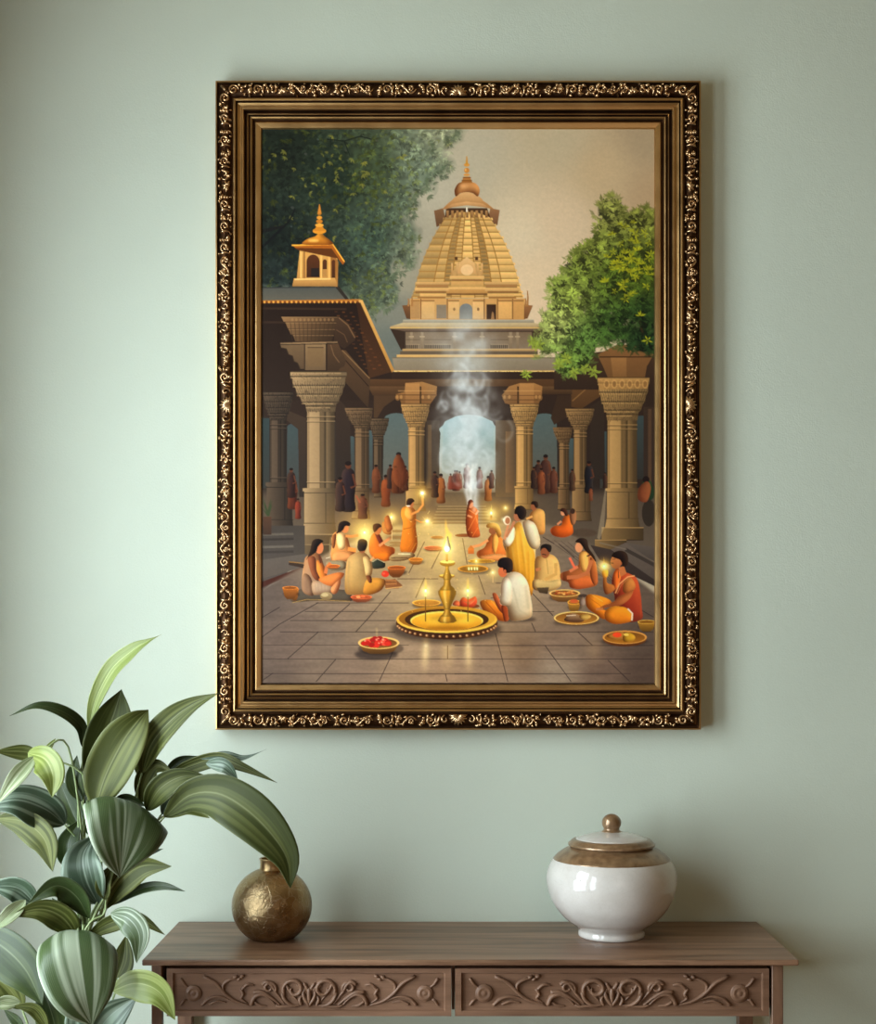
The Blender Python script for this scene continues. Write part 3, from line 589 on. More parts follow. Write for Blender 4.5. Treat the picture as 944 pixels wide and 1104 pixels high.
    for pts in ([(180, 585), (205, 680), (235, 800)], [(400, 640), (450, 710), (515, 800)], [(545, 580), (610, 640)], [(678, 705), (775, 800)], [(340, 540), (358, 580)], [(340, 405), (435, 508)], [(105, 330), (135, 415)], [(35, 165), (55, 280)], [(820, 480), (880, 515)], [(460, 190), (530, 250)], [(390, 160), (440, 190)]): J(pts)
    for y_, xa, xb in ((580, 200, 880), (640, 0, 880), (700, 0, 880), (765, 0, 780), (490, 340, 440), (430, 160, 230)): J([(xa, y_), (xb, y_)], 2)
    # stairs right
    poly([(600, 195), (690, 215), (885, 345), (885, 378), (640, 260)], (66, 54, 48), (52, 44, 40)); poly([(755, 185), (885, 205), (885, 270), (760, 200)], (96, 86, 78), (70, 62, 56)); poly([(690, 215), (755, 185), (885, 272), (885, 350)], (100, 88, 78), (84, 74, 66)); line([(755, 215), (885, 285)], 16, (62, 54, 48)); line([(640, 185), (760, 215)], 6, (120, 108, 94), a=.7)
    for k in range(5): line([(410+k*30, 170+k*4), (640+k*30, 330+k*18)], 2, (60, 50, 44), a=.6)
    V(490, 380, 4.104); el(850, 620, 35, 40, (34, 52, 32)); el(858, 710, 30, 60, (50, 42, 34)); el(850, 590, 22, 30, (30, 70, 36), a=.7)
    # warm haze round the lamps
    V(); glow(450, 570, 75, (210, 130, 36), .36, ry=38); glow(535, 570, 48, (210, 130, 36), .32); glow(482, 620, 75, (190, 110, 20), .16); glow(385, 575, 34, (210, 130, 30), .45)
    glow(482, 700, 8, (255, 180, 70), .35, ry=20)
    # ---- rear people
    def stand(x, y, h, body, skin=(96, 54, 34), a=.9, w=.3):
        ww = h*w
        blob([(x-ww*.32, y-h*.82), (x+ww*.32, y-h*.82), (x+ww*.5, y-h*.55), (x+ww*.42, y-h*.25), (x+ww*.45, y), (x-ww*.45, y), (x-ww*.42, y-h*.25), (x-ww*.5, y-h*.55)], body, [v*.7 for v in body], a=a)
        el(x, y-h*.91, ww*.2, h*.07, skin, a=a); el(x, y-h*.95, ww*.21, h*.045, (26, 18, 16), a=a); line([(x+ww*.3, y-h*.74), (x+ww*.5, y-h*.5), (x+ww*.15, y-h*.46)], ww*.15, skin, a=a)
    V(*Z3)
    for x, y, h, c in [(185, 690, 150, (110, 48, 28)), (180, 640, 130, (54, 34, 30)), (432, 700, 220, (46, 34, 40)), (396, 700, 150, (62, 44, 40)), (555, 620, 125, (120, 66, 40)), (598, 680, 140, (150, 72, 34)), (655, 620, 180, (104, 54, 30)), (618, 600, 105, (56, 36, 30)), (683, 610, 110, (96, 50, 30)), (640, 620, 120, (116, 60, 32)), (842, 665, 130, (176, 104, 50)), (815, 640, 115, (60, 40, 34)), (905, 610, 90, (104, 48, 36)), (885, 605, 70, (130, 60, 44)), (925, 600, 75, (120, 60, 40)), (210, 735, 90, (134, 50, 34))]: stand(x, y, h, c)
    stand(496, 735, 110, (110, 64, 44), w=.4); line([(485, 665), (466, 632)], 8, (150, 84, 56))
    V(*Z4)
    for x, y, h, c in [(402, 620, 170, (74, 42, 34)), (370, 600, 125, (62, 38, 32)), (383, 625, 115, (140, 76, 44)), (438, 620, 115, (104, 58, 42)), (350, 600, 95, (58, 38, 32)), (594, 620, 140, (34, 34, 42)), (602, 655, 60, (150, 84, 54)), (55, 600, 110, (110, 56, 44)), (110, 600, 95, (130, 84, 74)), (10, 610, 90, (120, 58, 44)), (148, 655, 110, (190, 110, 48)), (163, 600, 80, (90, 56, 46)), (520, 610, 95, (80, 54, 40)), (665, 600, 70, (70, 46, 38))]: stand(x, y, h, c)
    el(846, 562, 15, 15, (30, 20, 18)); blob([(815, 600), (850, 570), (868, 600), (850, 660), (812, 650)], (150, 74, 44), a=.8)
    V(*Z3); blob([(632, 480), (655, 450), (680, 490), (692, 560), (665, 600), (628, 560)], (112, 58, 32), a=.7); rect(870, 575, 935, 605, (130, 58, 40), a=.7, blur=.5)
    # ---- smoke
    V()
    sm = np.zeros((PH, PW), np.float32)
    def puff(x, y, rx, ry, a):
        d = ((XX-x)/rx)**2+((YY-y)/ry)**2; sm[:] = np.maximum(sm, a*np.exp(-d*1.3)) if False else 1-(1-sm)*(1-a*np.exp(-d*1.3))
    for x, y, rx, ry, a in [(503, 372, 30, 30, .42), (500, 400, 28, 26, .38), (503, 425, 26, 22, .5), (508, 448, 34, 26, .5), (500, 478, 30, 26, .46), (512, 500, 24, 22, .34), (508, 520, 9, 14, .5), (510, 535, 6, 12, .55), (512, 552, 6, 16, .5), (505, 355, 26, 26, .18), (462, 350, 20, 22, .12)]: puff(x, y, rx, ry, a)
    w1 = noise(14, 11, 21); w2 = noise(6, 8, 22); ww = np.clip(.25+1.2*(w1*.6+w2*.4), 0, 1.15)
    sm = np.clip(sm*ww*1.35, 0, .85)[:, :, None]
    I[:] = I*(1-sm)+C((196, 202, 202))*sm
    for k in range(60):   # curling wisps
        x = rng.gauss(503, 13); y = rng.uniform(405, 515); r = rng.uniform(4, 15); a0 = rng.uniform(0, 6.28); sp = rng.uniform(1.5, 3.6)*rng.choice((-1, 1))
        line([(x+r*(1-t*.35)*math.cos(a0+sp*t), y+r*1.2*(1-t*.35)*math.sin(a0+sp*t)) for t in [i/9 for i in range(10)]], rng.uniform(1.5, 4), (212, 220, 222), a=rng.uniform(.2, .42), blur=1.4, taper=.7)
    for k in range(12):
        x = 508+rng.uniform(-4, 4); line([(x, 545), (x+rng.uniform(-5, 5), 530), (x+rng.uniform(-9, 9), 515), (x+rng.uniform(-8, 8), 500)], 2, (226, 226, 220), a=.25, blur=.8)
    el(503, 497, 3, 1, (255, 255, 255), a=0)
    # ---- right tree
    V(490, 130, 3.68)
    tr = [(585, 295), (655, 325), (690, 385), (740, 350), (800, 360), (800, 930), (700, 905), (640, 880), (560, 900), (520, 985), (450, 1015), (405, 990), (440, 905), (385, 925), (310, 960), (345, 905), (290, 870), (350, 850), (345, 775), (390, 720), (375, 640), (440, 620), (440, 565), (500, 490), (560, 470), (570, 370)]
    x0, y0, x1, y1, m = mask(tr, 5)
    base2 = grad([(655, 230, (120, 122, 70)), (690, 240, (104, 108, 54)), (640, 270, (108, 116, 56)), (660, 300, (74, 92, 34)), (620, 320, (120, 132, 66)), (600, 350, (136, 142, 92)), (690, 290, (70, 84, 26)), (690, 340, (30, 48, 24)), (660, 350, (48, 72, 32)), (630, 370, (72, 98, 50)), (690, 370, (26, 44, 26)), (620, 395, (90, 110, 54))], p=3)
    n1 = noise(7, 7, 31)[y0:y1, x0:x1]; n2 = noise(3, 3, 32)[y0:y1, x0:x1]
    mm = np.clip((m-.5)*2.4+(n1-.5)*1.8, 0, 1)*(m > .25); mm = mm[:, :, None]
    I[y0:y1, x0:x1] = I[y0:y1, x0:x1]*(1-mm)+base2[y0:y1, x0:x1]*(.45+.5*n2[:, :, None])*mm
    ins2 = np.zeros((PH, PW), np.float32); ins2[y0:y1, x0:x1] = m
    V()
    line([(675, 257), (668, 245), (660, 228), (652, 216)], 1.5, (90, 92, 50)); line([(700, 385), (690, 350), (680, 300), (672, 255)], 2.5, (52, 42, 24), a=.8)
    for k in range(3400):
        x = rng.uniform(565, 705); y = rng.uniform(208, 408); v = at(ins2, x, y)
        if v < .22 or rng.random() > v*.9+.15: continue
        b = at(base2, x, y)*255; lum = rng.choice([.45, .7, .9, 1.1, 1.3, 1.45])*(.8+.2*v) if v > .62 else rng.uniform(.9, 1.3)
        c = [b[0]*lum, b[1]*lum, b[2]*lum*.9]
        cluster(x, y, rng.uniform(4, 8.5), [min(195, q) for q in c], a=.8 if v > .5 else .5, n=rng.choice([4, 5, 6]), up=rng.choice([None, -2.2, -1.6, -.8, 2.4]))
    for k in range(60):
        x = rng.gauss(678, 16); y = rng.gauss(285, 24)
        if at(ins2, x, y) > .5: cluster(x, y, rng.uniform(4, 7), (158, 158, 34), a=.8, n=5, up=rng.choice([None, -1.6]))
    for x, y in [(575, 369), (580, 372), (566, 404), (602, 392), (618, 402), (632, 396), (640, 400), (612, 386)]:
        for j in range(3): cluster(x+rng.uniform(-3, 3), y+rng.uniform(-2, 3), 7, (132, 146, 56), a=.9, n=5)
    # ---- lamp halos and figures
    def flame(x, y, s):
        glow(x, y, s*5, (255, 170, 40), .55); glow(x, y, s*2.2, (255, 220, 110), .8); 
        poly([(x-s*.55, y), (x-s*.3, y-s*1.1), (x, y-s*2.6), (x+s*.3, y-s*1.1), (x+s*.55, y), (x, y+s*.6)], (255, 216, 110), a=.95); el(x, y-s*.1, s*.45, s*.6, (255, 252, 226))
    def star(x, y, s):
        glow(x, y, s*4.5, (255, 170, 50), .55); glow(x, y, s*1.6, (255, 226, 130), .9)
        for k in range(7):
            t = k*.9+.3; L = s*rng.uniform(1.8, 3.4); line([(x, y), (x+L*math.cos(t), y+L*math.sin(t))], s*.35, (255, 220, 130), a=.8, taper=1)
        el(x, y, s*.7, s*.7, (255, 250, 220))
    SK = (206, 122, 66); SKD = (132, 70, 40); HR = (26, 18, 18)
    def bowl(x, y, rx, ry, c, fill=None, dep=1.0, rim=None):
        el(x+rx*.1, y+ry*dep*.9, rx*1.1, ry*1.1, (30, 22, 20), a=.4, blur=.8)
        poly([(x-rx, y), (x+rx, y), (x+rx*.75, y+ry*dep*1.3), (x+rx*.4, y+ry*dep*1.75), (x-rx*.4, y+ry*dep*1.75), (x-rx*.75, y+ry*dep*1.3)], [v*.9 for v in c], [v*.45 for v in c])
        el(x, y, rx, ry, rim or [min(255, v*1.25) for v in c]); el(x, y+ry*.06, rx*.88, ry*.78, fill or [v*.6 for v in c], c2=[v*.8 for v in c])
    # group on the left (frame a)
    V(315, 560, 7.867)
    glow(612, 105, 130, (255, 180, 60), .5); 
    # steady halo ring lady with lamp
    blob([(335, 150), (370, 105), (430, 120), (470, 160), (495, 240), (540, 285), (480, 345), (350, 360), (325, 300), (335, 220)], (226, 160, 92), (196, 120, 62)); blob([(385, 120), (440, 130), (448, 235), (400, 255), (375, 180)], (250, 214, 150)); blob([(350, 290), (430, 265), (520, 300), (480, 350), (350, 358)], (220, 150, 90)); line([(450, 140), (500, 145), (560, 135)], 22, (214, 136, 70)); blob([(335, 160), (350, 130), (372, 130), (360, 230), (340, 240)], (150, 90, 50)); line([(470, 250), (540, 262)], 34, (224, 140, 66))
    el(447, 75, 32, 42, (206, 128, 72)); blob([(388, 70), (400, 30), (445, 12), (488, 30), (485, 55), (450, 55), (430, 90), (400, 110), (372, 120), (385, 95)], HR); line([(330, 150), (320, 230), (322, 330)], 5, (255, 226, 160), a=.7, blur=.3)
    # orange seated man behind lamp
    blob([(660, 160), (690, 115), (735, 120), (770, 180), (790, 220), (860, 240), (868, 280), (830, 345), (740, 350), (670, 310), (650, 240)], (224, 120, 44), (206, 104, 30)); blob([(700, 112), (735, 125), (770, 200), (750, 215), (720, 170)], (116, 44, 34)); line([(735, 225), (790, 185), (838, 150)], 22, (226, 140, 84)); el(722, 88, 33, 42, (190, 108, 58)); blob([(682, 75), (690, 42), (735, 35), (757, 60), (735, 72), (715, 95), (695, 108)], (70, 40, 24)); blob([(690, 290), (800, 270), (835, 300), (800, 350), (700, 330)], (232, 124, 30)); 
    blob([(760, 30), (800, 20), (815, 60), (850, 90), (830, 130), (770, 110)], (196, 120, 50), a=.8)
    # stacks, cloths on floor
    blob([(290, 360), (430, 350), (460, 400), (420, 430), (320, 430)], (150, 136, 106)); 
    blob([(670, 370), (720, 335), (785, 370), (775, 410), (680, 415)], (48, 54, 44)); line([(680, 360), (720, 335), (780, 365)], 5, (214, 196, 150))
    bowl(880, 415, 72, 20, (196, 106, 40), (150, 74, 26), dep=2.2); el(788, 462, 32, 28, (212, 60, 36)); el(775, 458, 12, 10, (240, 110, 80), a=.7)
    poly([(780, 520), (870, 505), (935, 560), (900, 585), (790, 590)], (110, 66, 36), (150, 96, 54)); line([(790, 515), (880, 520), (885, 545), (795, 548)], 16, (168, 110, 60)); line([(790, 588), (930, 572)], 7, (216, 170, 100))
    # woman left
    blob([(0, 640), (80, 590), (460, 600), (500, 660), (480, 695), (200, 690), (0, 700)], (84, 76, 64), a=.9); line([(0, 706), (120, 680), (220, 682), (490, 695)], 5, (176, 140, 76))
    blob([(100, 360), (125, 310), (190, 285), (240, 310), (265, 380), (290, 450), (290, 540), (350, 560), (335, 620), (200, 642), (100, 620), (78, 540)], (170, 120, 82), (150, 126, 104)); blob([(100, 460), (160, 500), (180, 640), (100, 625), (80, 560)], (140, 108, 84)); blob([(170, 530), (260, 530), (345, 565), (345, 615), (210, 640), (172, 620)], (196, 166, 136), (160, 132, 108))
    for k in range(5): line([(190+k*28, 540+k*4), (200+k*26, 630)], 3, (150, 116, 88), a=.6)
    blob([(205, 350), (260, 380), (275, 430), (300, 500), (270, 530), (220, 500)], (226, 140, 62), (216, 120, 44)); blob([(130, 330), (175, 310), (200, 340), (205, 430), (235, 500), (210, 520), (165, 470)], (150, 88, 58), (132, 74, 48)); blob([(230, 500), (340, 460), (410, 450), (440, 470), (360, 560), (300, 560), (240, 530)], (226, 132, 66)); blob([(330, 580), (400, 510), (410, 540), (380, 620), (340, 630)], (214, 140, 90)); line([(280, 460), (290, 410), (325, 370)], 30, (206, 116, 64)); bowl(350, 395, 55, 14, (226, 120, 50), (160, 70, 30))
    el(228, 240, 36, 52, (200, 120, 76)); blob([(165, 200), (185, 172), (225, 165), (262, 185), (240, 205), (215, 235), (205, 270), (170, 300), (135, 320), (118, 345), (150, 270)], HR); line([(228, 295), (240, 370)], 12, (90, 50, 34)); line([(285, 330), (320, 320)], 6, (220, 200, 170))
    # man in beige from behind
    blob([(455, 400), (480, 320), (545, 280), (600, 275), (655, 320), (678, 400), (672, 475), (640, 500), (700, 500), (770, 505), (785, 545), (750, 600), (660, 640), (520, 640), (448, 610)], (198, 164, 108), (168, 128, 70)); blob([(640, 505), (770, 503), (786, 548), (740, 610), (640, 640), (600, 610)], (222, 160, 66), (176, 110, 36)); blob([(600, 320), (655, 325), (678, 410), (668, 470), (625, 478), (610, 400)], (214, 180, 120)); blob([(625, 480), (665, 480), (675, 530), (650, 535)], (120, 66, 36)); line([(480, 350), (470, 480), (480, 620)], 14, (150, 122, 80), a=.4, blur=.6); line([(560, 300), (590, 420), (570, 600)], 10, (160, 130, 84), a=.4, blur=.6)
    line([(660, 350), (690, 320)], 16, (220, 150, 90)); el(592, 250, 30, 36, (150, 90, 54)); blob([(552, 220), (560, 180), (590, 165), (630, 180), (636, 220), (615, 262), (570, 268), (553, 245)], (44, 36, 32), (34, 26, 22)); line([(545, 250), (545, 180), (570, 150), (620, 150), (640, 180), (640, 300)], 4, (255, 220, 150), a=.6, blur=.3)
    el(288, 650, 52, 34, (176, 152, 108), c2=(120, 96, 64)); el(275, 640, 30, 16, (206, 184, 136), a=.7); bowl(585, 658, 92, 18, (190, 90, 50), (196, 84, 40), dep=1.4); el(560, 658, 20, 10, (236, 150, 90)); el(600, 654, 18, 9, (226, 110, 60)); bowl(20, 590, 34, 14, (200, 120, 44), (120, 60, 20), dep=4)
    flame(612, 112, 18); line([(612, 60), (614, 25)], 5, (255, 220, 140), a=.7, taper=1)
    V(270, 540, 4.104); bowl(175, 385, 34, 8, (190, 112, 40), (110, 60, 20), dep=3.6)
    # baskets & tray far-left
    line([(170, 275), (235, 290)], 16, (60, 46, 36)); line([(170, 270), (235, 276)], 4, (150, 110, 60))
    # frame b: standing priest
    V(420, 520, 6.743)
    el(60, 400, 90, 14, (60, 50, 40), a=.4, blur=1)
    for y_ in (355, 400, 440, 460): el(50, y_, 55, 10, (150, 110, 60), a=.7)
    blob([(88, 190), (120, 175), (170, 185), (190, 230), (190, 330), (202, 440), (185, 505), (150, 522), (78, 500), (84, 400), (95, 300), (82, 240)], (226, 140, 48), (206, 110, 24)); blob([(120, 180), (165, 190), (180, 260), (150, 280), (110, 240)], (240, 164, 76)); line([(100, 340), (150, 330), (190, 290)], 5, (176, 84, 20)); line([(120, 520), (165, 440), (175, 340)], 4, (180, 90, 20)); line([(150, 515), (192, 440)], 4, (240, 160, 70), a=.6)
    line([(150, 235), (205, 210), (240, 165), (238, 100)], 17, (216, 140, 70)); line([(185, 270), (225, 290), (262, 290)], 8, (220, 130, 60)); el(150, 158, 24, 30, (176, 104, 60)); blob([(120, 150), (130, 122), (160, 116), (180, 135), (165, 148), (150, 165), (128, 172)], (44, 26, 20)); el(135, 172, 14, 5, (240, 226, 200))
    star(236, 78, 17); star(272, 282, 17); line([(275, 230), (290, 208)], 4, (255, 220, 130), a=.6)
    # far left lamp on the rim of frame b
    flame(12, 255, 15); line([(15, 270), (15, 420)], 5, (220, 180, 120)); blob([(-40, 270), (-10, 240), (12, 300), (20, 340), (-20, 360)], (190, 110, 50)); 
    blob([(0, 540), (60, 510), (160, 510), (180, 540), (100, 570), (10, 572)], (196, 170, 120), (140, 110, 70)); line([(10, 548), (130, 545)], 6, (96, 64, 34)); line([(60, 520), (150, 522)], 6, (236, 216, 170))
    bowl(190, 560, 52, 14, (220, 136, 50), (190, 106, 36), dep=1.6); bowl(50, 620, 66, 14, (196, 106, 40), (140, 66, 24), dep=2.4)
    bowl(345, 398, 46, 8, (200, 130, 60), (150, 90, 40)); bowl(320, 476, 72, 14, (206, 110, 60), (196, 90, 50)); el(540, 386, 66, 12, (130, 70, 36))
    # priestess in orange
    blob([(560, 190), (580, 170), (620, 180), (640, 215), (645, 320), (655, 390), (600, 403), (565, 385), (552, 300)], (200, 96, 40), (180, 76, 26)); line([(575, 200), (620, 230), (640, 300)], 8, (236, 150, 80), a=.7); line([(570, 350), (630, 240)], 5, (232, 140, 70), a=.7); line([(600, 395), (640, 330)], 5, (230, 130, 60), a=.7); line([(565, 240), (600, 255)], 14, (214, 140, 90)); line([(625, 235), (645, 205)], 14, (226, 170, 130)); el(588, 160, 20, 28, (214, 140, 96)); blob([(566, 165), (572, 135), (592, 125), (608, 142), (592, 148), (580, 170), (570, 200), (562, 195)], (110, 44, 26))
    for k in range(8): line([(612+rng.uniform(-8, 8), 215), (620+rng.uniform(-20, 20), 150), (615+rng.uniform(-30, 30), 90), (600+rng.uniform(-50, 50), 30)], 10, (232, 230, 222), a=.16, blur=1)
    # seated priest on right in orange, yellow turban
    blob([(640, 500), (690, 470), (720, 400), (760, 370), (810, 400), (840, 450), (850, 520), (830, 560), (740, 570), (660, 555), (632, 530)], (232, 136, 60), (206, 106, 40)); line([(600, 470), (660, 455), (715, 420)], 20, (226, 150, 90)); blob([(650, 540), (700, 530), (760, 520), (840, 530), (830, 562), (740, 572), (660, 556)], (240, 176, 110), (206, 120, 56)); line([(740, 400), (745, 510)], 6, (176, 84, 36)); blob([(745, 390), (775, 380), (790, 430), (765, 520), (745, 480)], (240, 170, 80)); el(748, 350, 28, 30, (150, 88, 52)); blob([(700, 320), (715, 300), (760, 295), (795, 315), (812, 380), (790, 400), (770, 360), (750, 330), (715, 332)], (250, 204, 110), (226, 160, 60)); rect(568, 480, 612, 520, (226, 130, 50), (190, 96, 40)); poly([(568, 482), (590, 455), (612, 482)], (206, 120, 50))
    bowl(668, 572, 100, 14, (196, 140, 50), (176, 120, 40), dep=.6); bowl(605, 628, 112, 27, (176, 120, 40), (140, 90, 28), dep=.5); flame(628, 572, 8)
    for x in (570, 590, 612, 630): rect(x, 618, x+10, 640, (250, 224, 150)); glow(x, 620, 16, (255, 200, 90), .5)
    # lamps back right
    flame(737, 225, 18); rect(730, 240, 744, 275, (200, 150, 70)); flame(840, 185, 8); line([(740, 180), (739, 160)], 5, (255, 220, 120), a=.8, taper=1)
    el(742, 268, 40, 8, (250, 206, 120), a=.4, blur=.6)
    flame(748, 655, 9); rect(745, 668, 752, 730, (220, 180, 120), a=.8); el(790, 732, 24, 5, (90, 70, 56), a=.6)
    # frame d: right group
    V(510, 530, 6.743)
    # back seated men
    blob([(405, 200), (420, 150), (470, 125), (515, 145), (522, 220), (518, 300), (480, 312), (440, 290), (425, 230)], (222, 168, 92), (190, 130, 64)); line([(385, 200), (430, 180)], 16, (220, 160, 90)); el(440, 110, 22, 28, (150, 88, 54)); blob([(418, 90), (432, 70), (465, 75), (472, 108), (455, 118), (440, 95)], (36, 22, 18))
    el(800, 300, 100, 30, (80, 64, 50), a=.8, blur=.5)
    blob([(650, 200), (680, 165), (712, 190), (722, 250), (725, 300), (690, 325), (640, 333), (580, 318), (560, 280), (590, 250), (640, 245)], (232, 120, 34), (206, 84, 20)); line([(610, 240), (640, 215)], 16, (200, 130, 90)); el(652, 150, 18, 26, (206, 138, 96)); blob([(632, 140), (645, 120), (675, 128), (688, 170), (670, 175), (655, 150)], (60, 30, 22)); blob([(700, 180), (710, 125), (735, 130), (750, 170), (740, 230), (715, 240)], (150, 100, 66)); el(722, 142, 18, 20, (60, 40, 30))
    # standing man in white and yellow
    blob([(260, 290), (290, 240), (330, 215), (400, 210), (450, 245), (480, 320), (486, 380), (455, 420), (450, 550), (435, 700), (425, 750), (380, 740), (370, 600), (250, 560), (240, 450), (215, 370)], (224, 206, 168), (210, 160, 70)); blob([(265, 300), (300, 240), (345, 225), (380, 330), (440, 430), (450, 560), (425, 750), (370, 740), (340, 640), (285, 600), (250, 500), (240, 420)], (238, 184, 72), (206, 134, 24)); blob([(360, 225), (420, 215), (462, 260), (484, 380), (450, 420), (400, 380)], (232, 220, 190), (206, 188, 150)); blob([(215, 360), (250, 280), (290, 250), (305, 300), (290, 360), (250, 400)], (236, 222, 190))
    for xa, ya, xb, yb in ((300, 280, 330, 600), (345, 260, 380, 640), (270, 400, 300, 590), (400, 430, 410, 720), (330, 250, 370, 520)): line([(xa, ya), (xb, yb)], 6, (186, 122, 24), a=.6, blur=.3); line([(xa+12, ya), (xb+12, yb)], 5, (252, 212, 110), a=.5, blur=.3)
    line([(225, 350), (240, 300), (255, 240)], 20, (206, 140, 96)); line([(240, 330), (285, 250), (300, 215)], 18, (190, 124, 84)); el(245, 210, 28, 34, (230, 206, 170)); el(250, 212, 18, 24, (180, 116, 76)); el(322, 180, 28, 36, (170, 104, 70)); blob([(300, 160), (310, 115), (350, 102), (382, 130), (385, 170), (365, 200), (335, 198), (318, 165)], (28, 20, 20)); glow(215, 200, 16, (255, 240, 180), .6)
    # man beige facing
    blob([(450, 490), (490, 465), (560, 455), (610, 490), (630, 560), (635, 640), (630, 690), (560, 720), (440, 700), (445, 600)], (226, 180, 106), (206, 164, 96)); blob([(440, 640), (540, 650), (625, 640), (630, 690), (540, 725), (440, 710)], (226, 196, 130), (176, 140, 84)); line([(600, 520), (600, 600), (520, 640)], 24, (210, 160, 88)); line([(455, 570), (490, 560)], 22, (190, 116, 70)); line([(530, 470), (545, 600)], 4, (176, 130, 66)); line([(480, 500), (475, 620)], 7, (186, 140, 74), a=.6); el(522, 440, 33, 45, (150, 86, 52)); blob([(490, 430), (492, 395), (525, 380), (565, 392), (566, 430), (550, 440), (525, 412), (500, 415)], (24, 20, 22)); line([(500, 455), (530, 460)], 6, (40, 26, 20)); poly([(460, 700), (550, 695), (540, 745), (480, 735)], (96, 76, 50), (60, 46, 32))
    # woman right of him
    blob([(770, 460), (800, 430), (860, 450), (890, 510), (905, 620), (895, 680), (800, 705), (710, 700), (690, 660), (640, 640), (635, 595), (700, 570), (760, 540)], (196, 130, 74), (176, 88, 40)); blob([(770, 470), (790, 440), (830, 450), (835, 560), (790, 580)], (236, 176, 90)); blob([(700, 640), (760, 615), (850, 620), (880, 670), (800, 705), (715, 700)], (226, 122, 58), (190, 88, 40)); blob([(850, 480), (885, 520), (905, 640), (880, 680), (850, 610)], (176, 92, 44)); line([(860, 500), (830, 590), (760, 620), (680, 625)], 28, (190, 110, 66)); line([(700, 580), (760, 545)], 22, (206, 120, 76)); line([(740, 560), (715, 510), (700, 480)], 18, (226, 110, 76)); line([(825, 470), (850, 460)], 8, (40, 26, 24)); el(768, 405, 28, 38, (216, 146, 100)); blob([(742, 365), (775, 338), (825, 350), (840, 410), (880, 470), (890, 510), (850, 460), (815, 430), (795, 400), (775, 375)], (36, 24, 24))
    # foreground man in white shirt
    el(310, 930, 150, 18, (34, 26, 24), a=.6, blur=1)
    blob([(50, 800), (110, 785), (180, 810), (240, 850), (260, 930), (200, 940), (120, 900), (70, 860)], (232, 146, 40), (200, 96, 20)); line([(90, 800), (180, 900)], 6, (170, 84, 16)); line([(130, 795), (220, 890)], 5, (250, 180, 80), a=.6); blob([(140, 750), (165, 740), (195, 790), (240, 850), (235, 900), (180, 850)], (226, 120, 70), (190, 84, 40)); blob([(205, 830), (250, 830), (262, 920), (230, 945), (215, 900)], (160, 70, 30))
    blob([(205, 660), (235, 610), (290, 585), (350, 600), (395, 660), (415, 750), (430, 860), (415, 915), (340, 938), (265, 930), (245, 840), (195, 815), (200, 740)], (232, 222, 196), (196, 176, 140)); blob([(205, 665), (240, 625), (275, 660), (285, 760), (262, 825), (197, 812), (200, 740)], (240, 232, 210), (206, 190, 160)); line([(290, 700), (330, 860), (400, 900)], 8, (170, 152, 120), a=.5, blur=.5); line([(380, 680), (400, 850)], 16, (160, 142, 112), a=.5, blur=1)
    el(215, 580, 34, 42, (206, 110, 66)); blob([(176, 530), (190, 490), (240, 478), (282, 500), (288, 560), (265, 590), (225, 585), (215, 555), (190, 550)], (30, 20, 22)); el(230, 580, 10, 14, (190, 100, 60))
    # frame e: woman with lamp at far right
    V(590, 580, 7.867)
    bowl(145, 468, 132, 32, (196, 130, 60), (120, 66, 30), dep=1.3, rim=(236, 190, 110))
    for k in range(26): el(60+rng.uniform(0, 170), 460+rng.uniform(-12, 22), 12, 7, rng.choice([(190, 110, 50), (226, 180, 100), (150, 60, 30), (216, 150, 80)]))
    el(300, 490, 40, 14, (60, 46, 40), a=.8); bowl(225, 545, 55, 22, (216, 150, 56), (176, 84, 40), dep=2.2); el(225, 535, 34, 16, (200, 96, 50)); blob([(270, 530), (300, 500), (322, 550), (300, 580), (275, 570)], (150, 130, 116))
    el(250, 720, 200, 24, (34, 26, 24), a=.5, blur=1); el(245, 683, 192, 60, (176, 120, 50), c2=(96, 60, 24)); el(245, 678, 192, 56, (238, 196, 116)); el(245, 680, 178, 49, (120, 76, 28), c2=(190, 130, 50)); blob([(140, 690), (200, 640), (260, 650), (310, 690), (280, 715), (180, 712)], (176, 140, 100), (84, 54, 34)); blob([(270, 660), (330, 645), (370, 665), (340, 690), (290, 690)], (200, 160, 80)); line([(160, 660), (240, 655)], 7, (240, 220, 190), a=.8)
    blob([(560, 300), (590, 260), (640, 285), (700, 305), (760, 350), (790, 480), (800, 600), (805, 680), (740, 710), (640, 700), (580, 560), (565, 480), (545, 380)], (196, 80, 40), (130, 38, 26)); blob([(650, 360), (700, 335), (740, 380), (740, 430), (680, 470), (640, 455), (640, 400)], (206, 138, 66), (176, 100, 46)); blob([(560, 300), (590, 270), (625, 300), (610, 380), (575, 440), (560, 380)], (226, 110, 40)); line([(575, 470), (610, 390), (680, 330), (740, 320)], 12, (232, 170, 110), a=.8); line([(590, 475), (625, 400), (690, 340)], 5, (200, 120, 70))
    blob([(600, 500), (660, 470), (700, 450), (730, 440), (700, 510), (620, 570), (500, 590), (430, 620), (410, 600), (470, 570), (560, 540)], (176, 100, 52), (190, 110, 58)); blob([(325, 500), (360, 478), (440, 490), (520, 520), (540, 550), (480, 570), (440, 600), (500, 620), (480, 690), (400, 640), (345, 600), (325, 560)], (240, 150, 36), (220, 120, 20)); blob([(490, 620), (560, 580), (660, 590), (720, 640), (715, 700), (640, 725), (560, 728), (490, 690)], (244, 160, 40), (206, 110, 20)); line([(680, 600), (720, 640), (715, 700)], 14, (226, 200, 170)); line([(340, 500), (430, 560), (520, 640)], 5, (180, 90, 10), a=.7); line([(380, 485), (470, 540)], 5, (250, 190, 90), a=.7); line([(410, 605), (470, 600)], 22, (190, 116, 62))
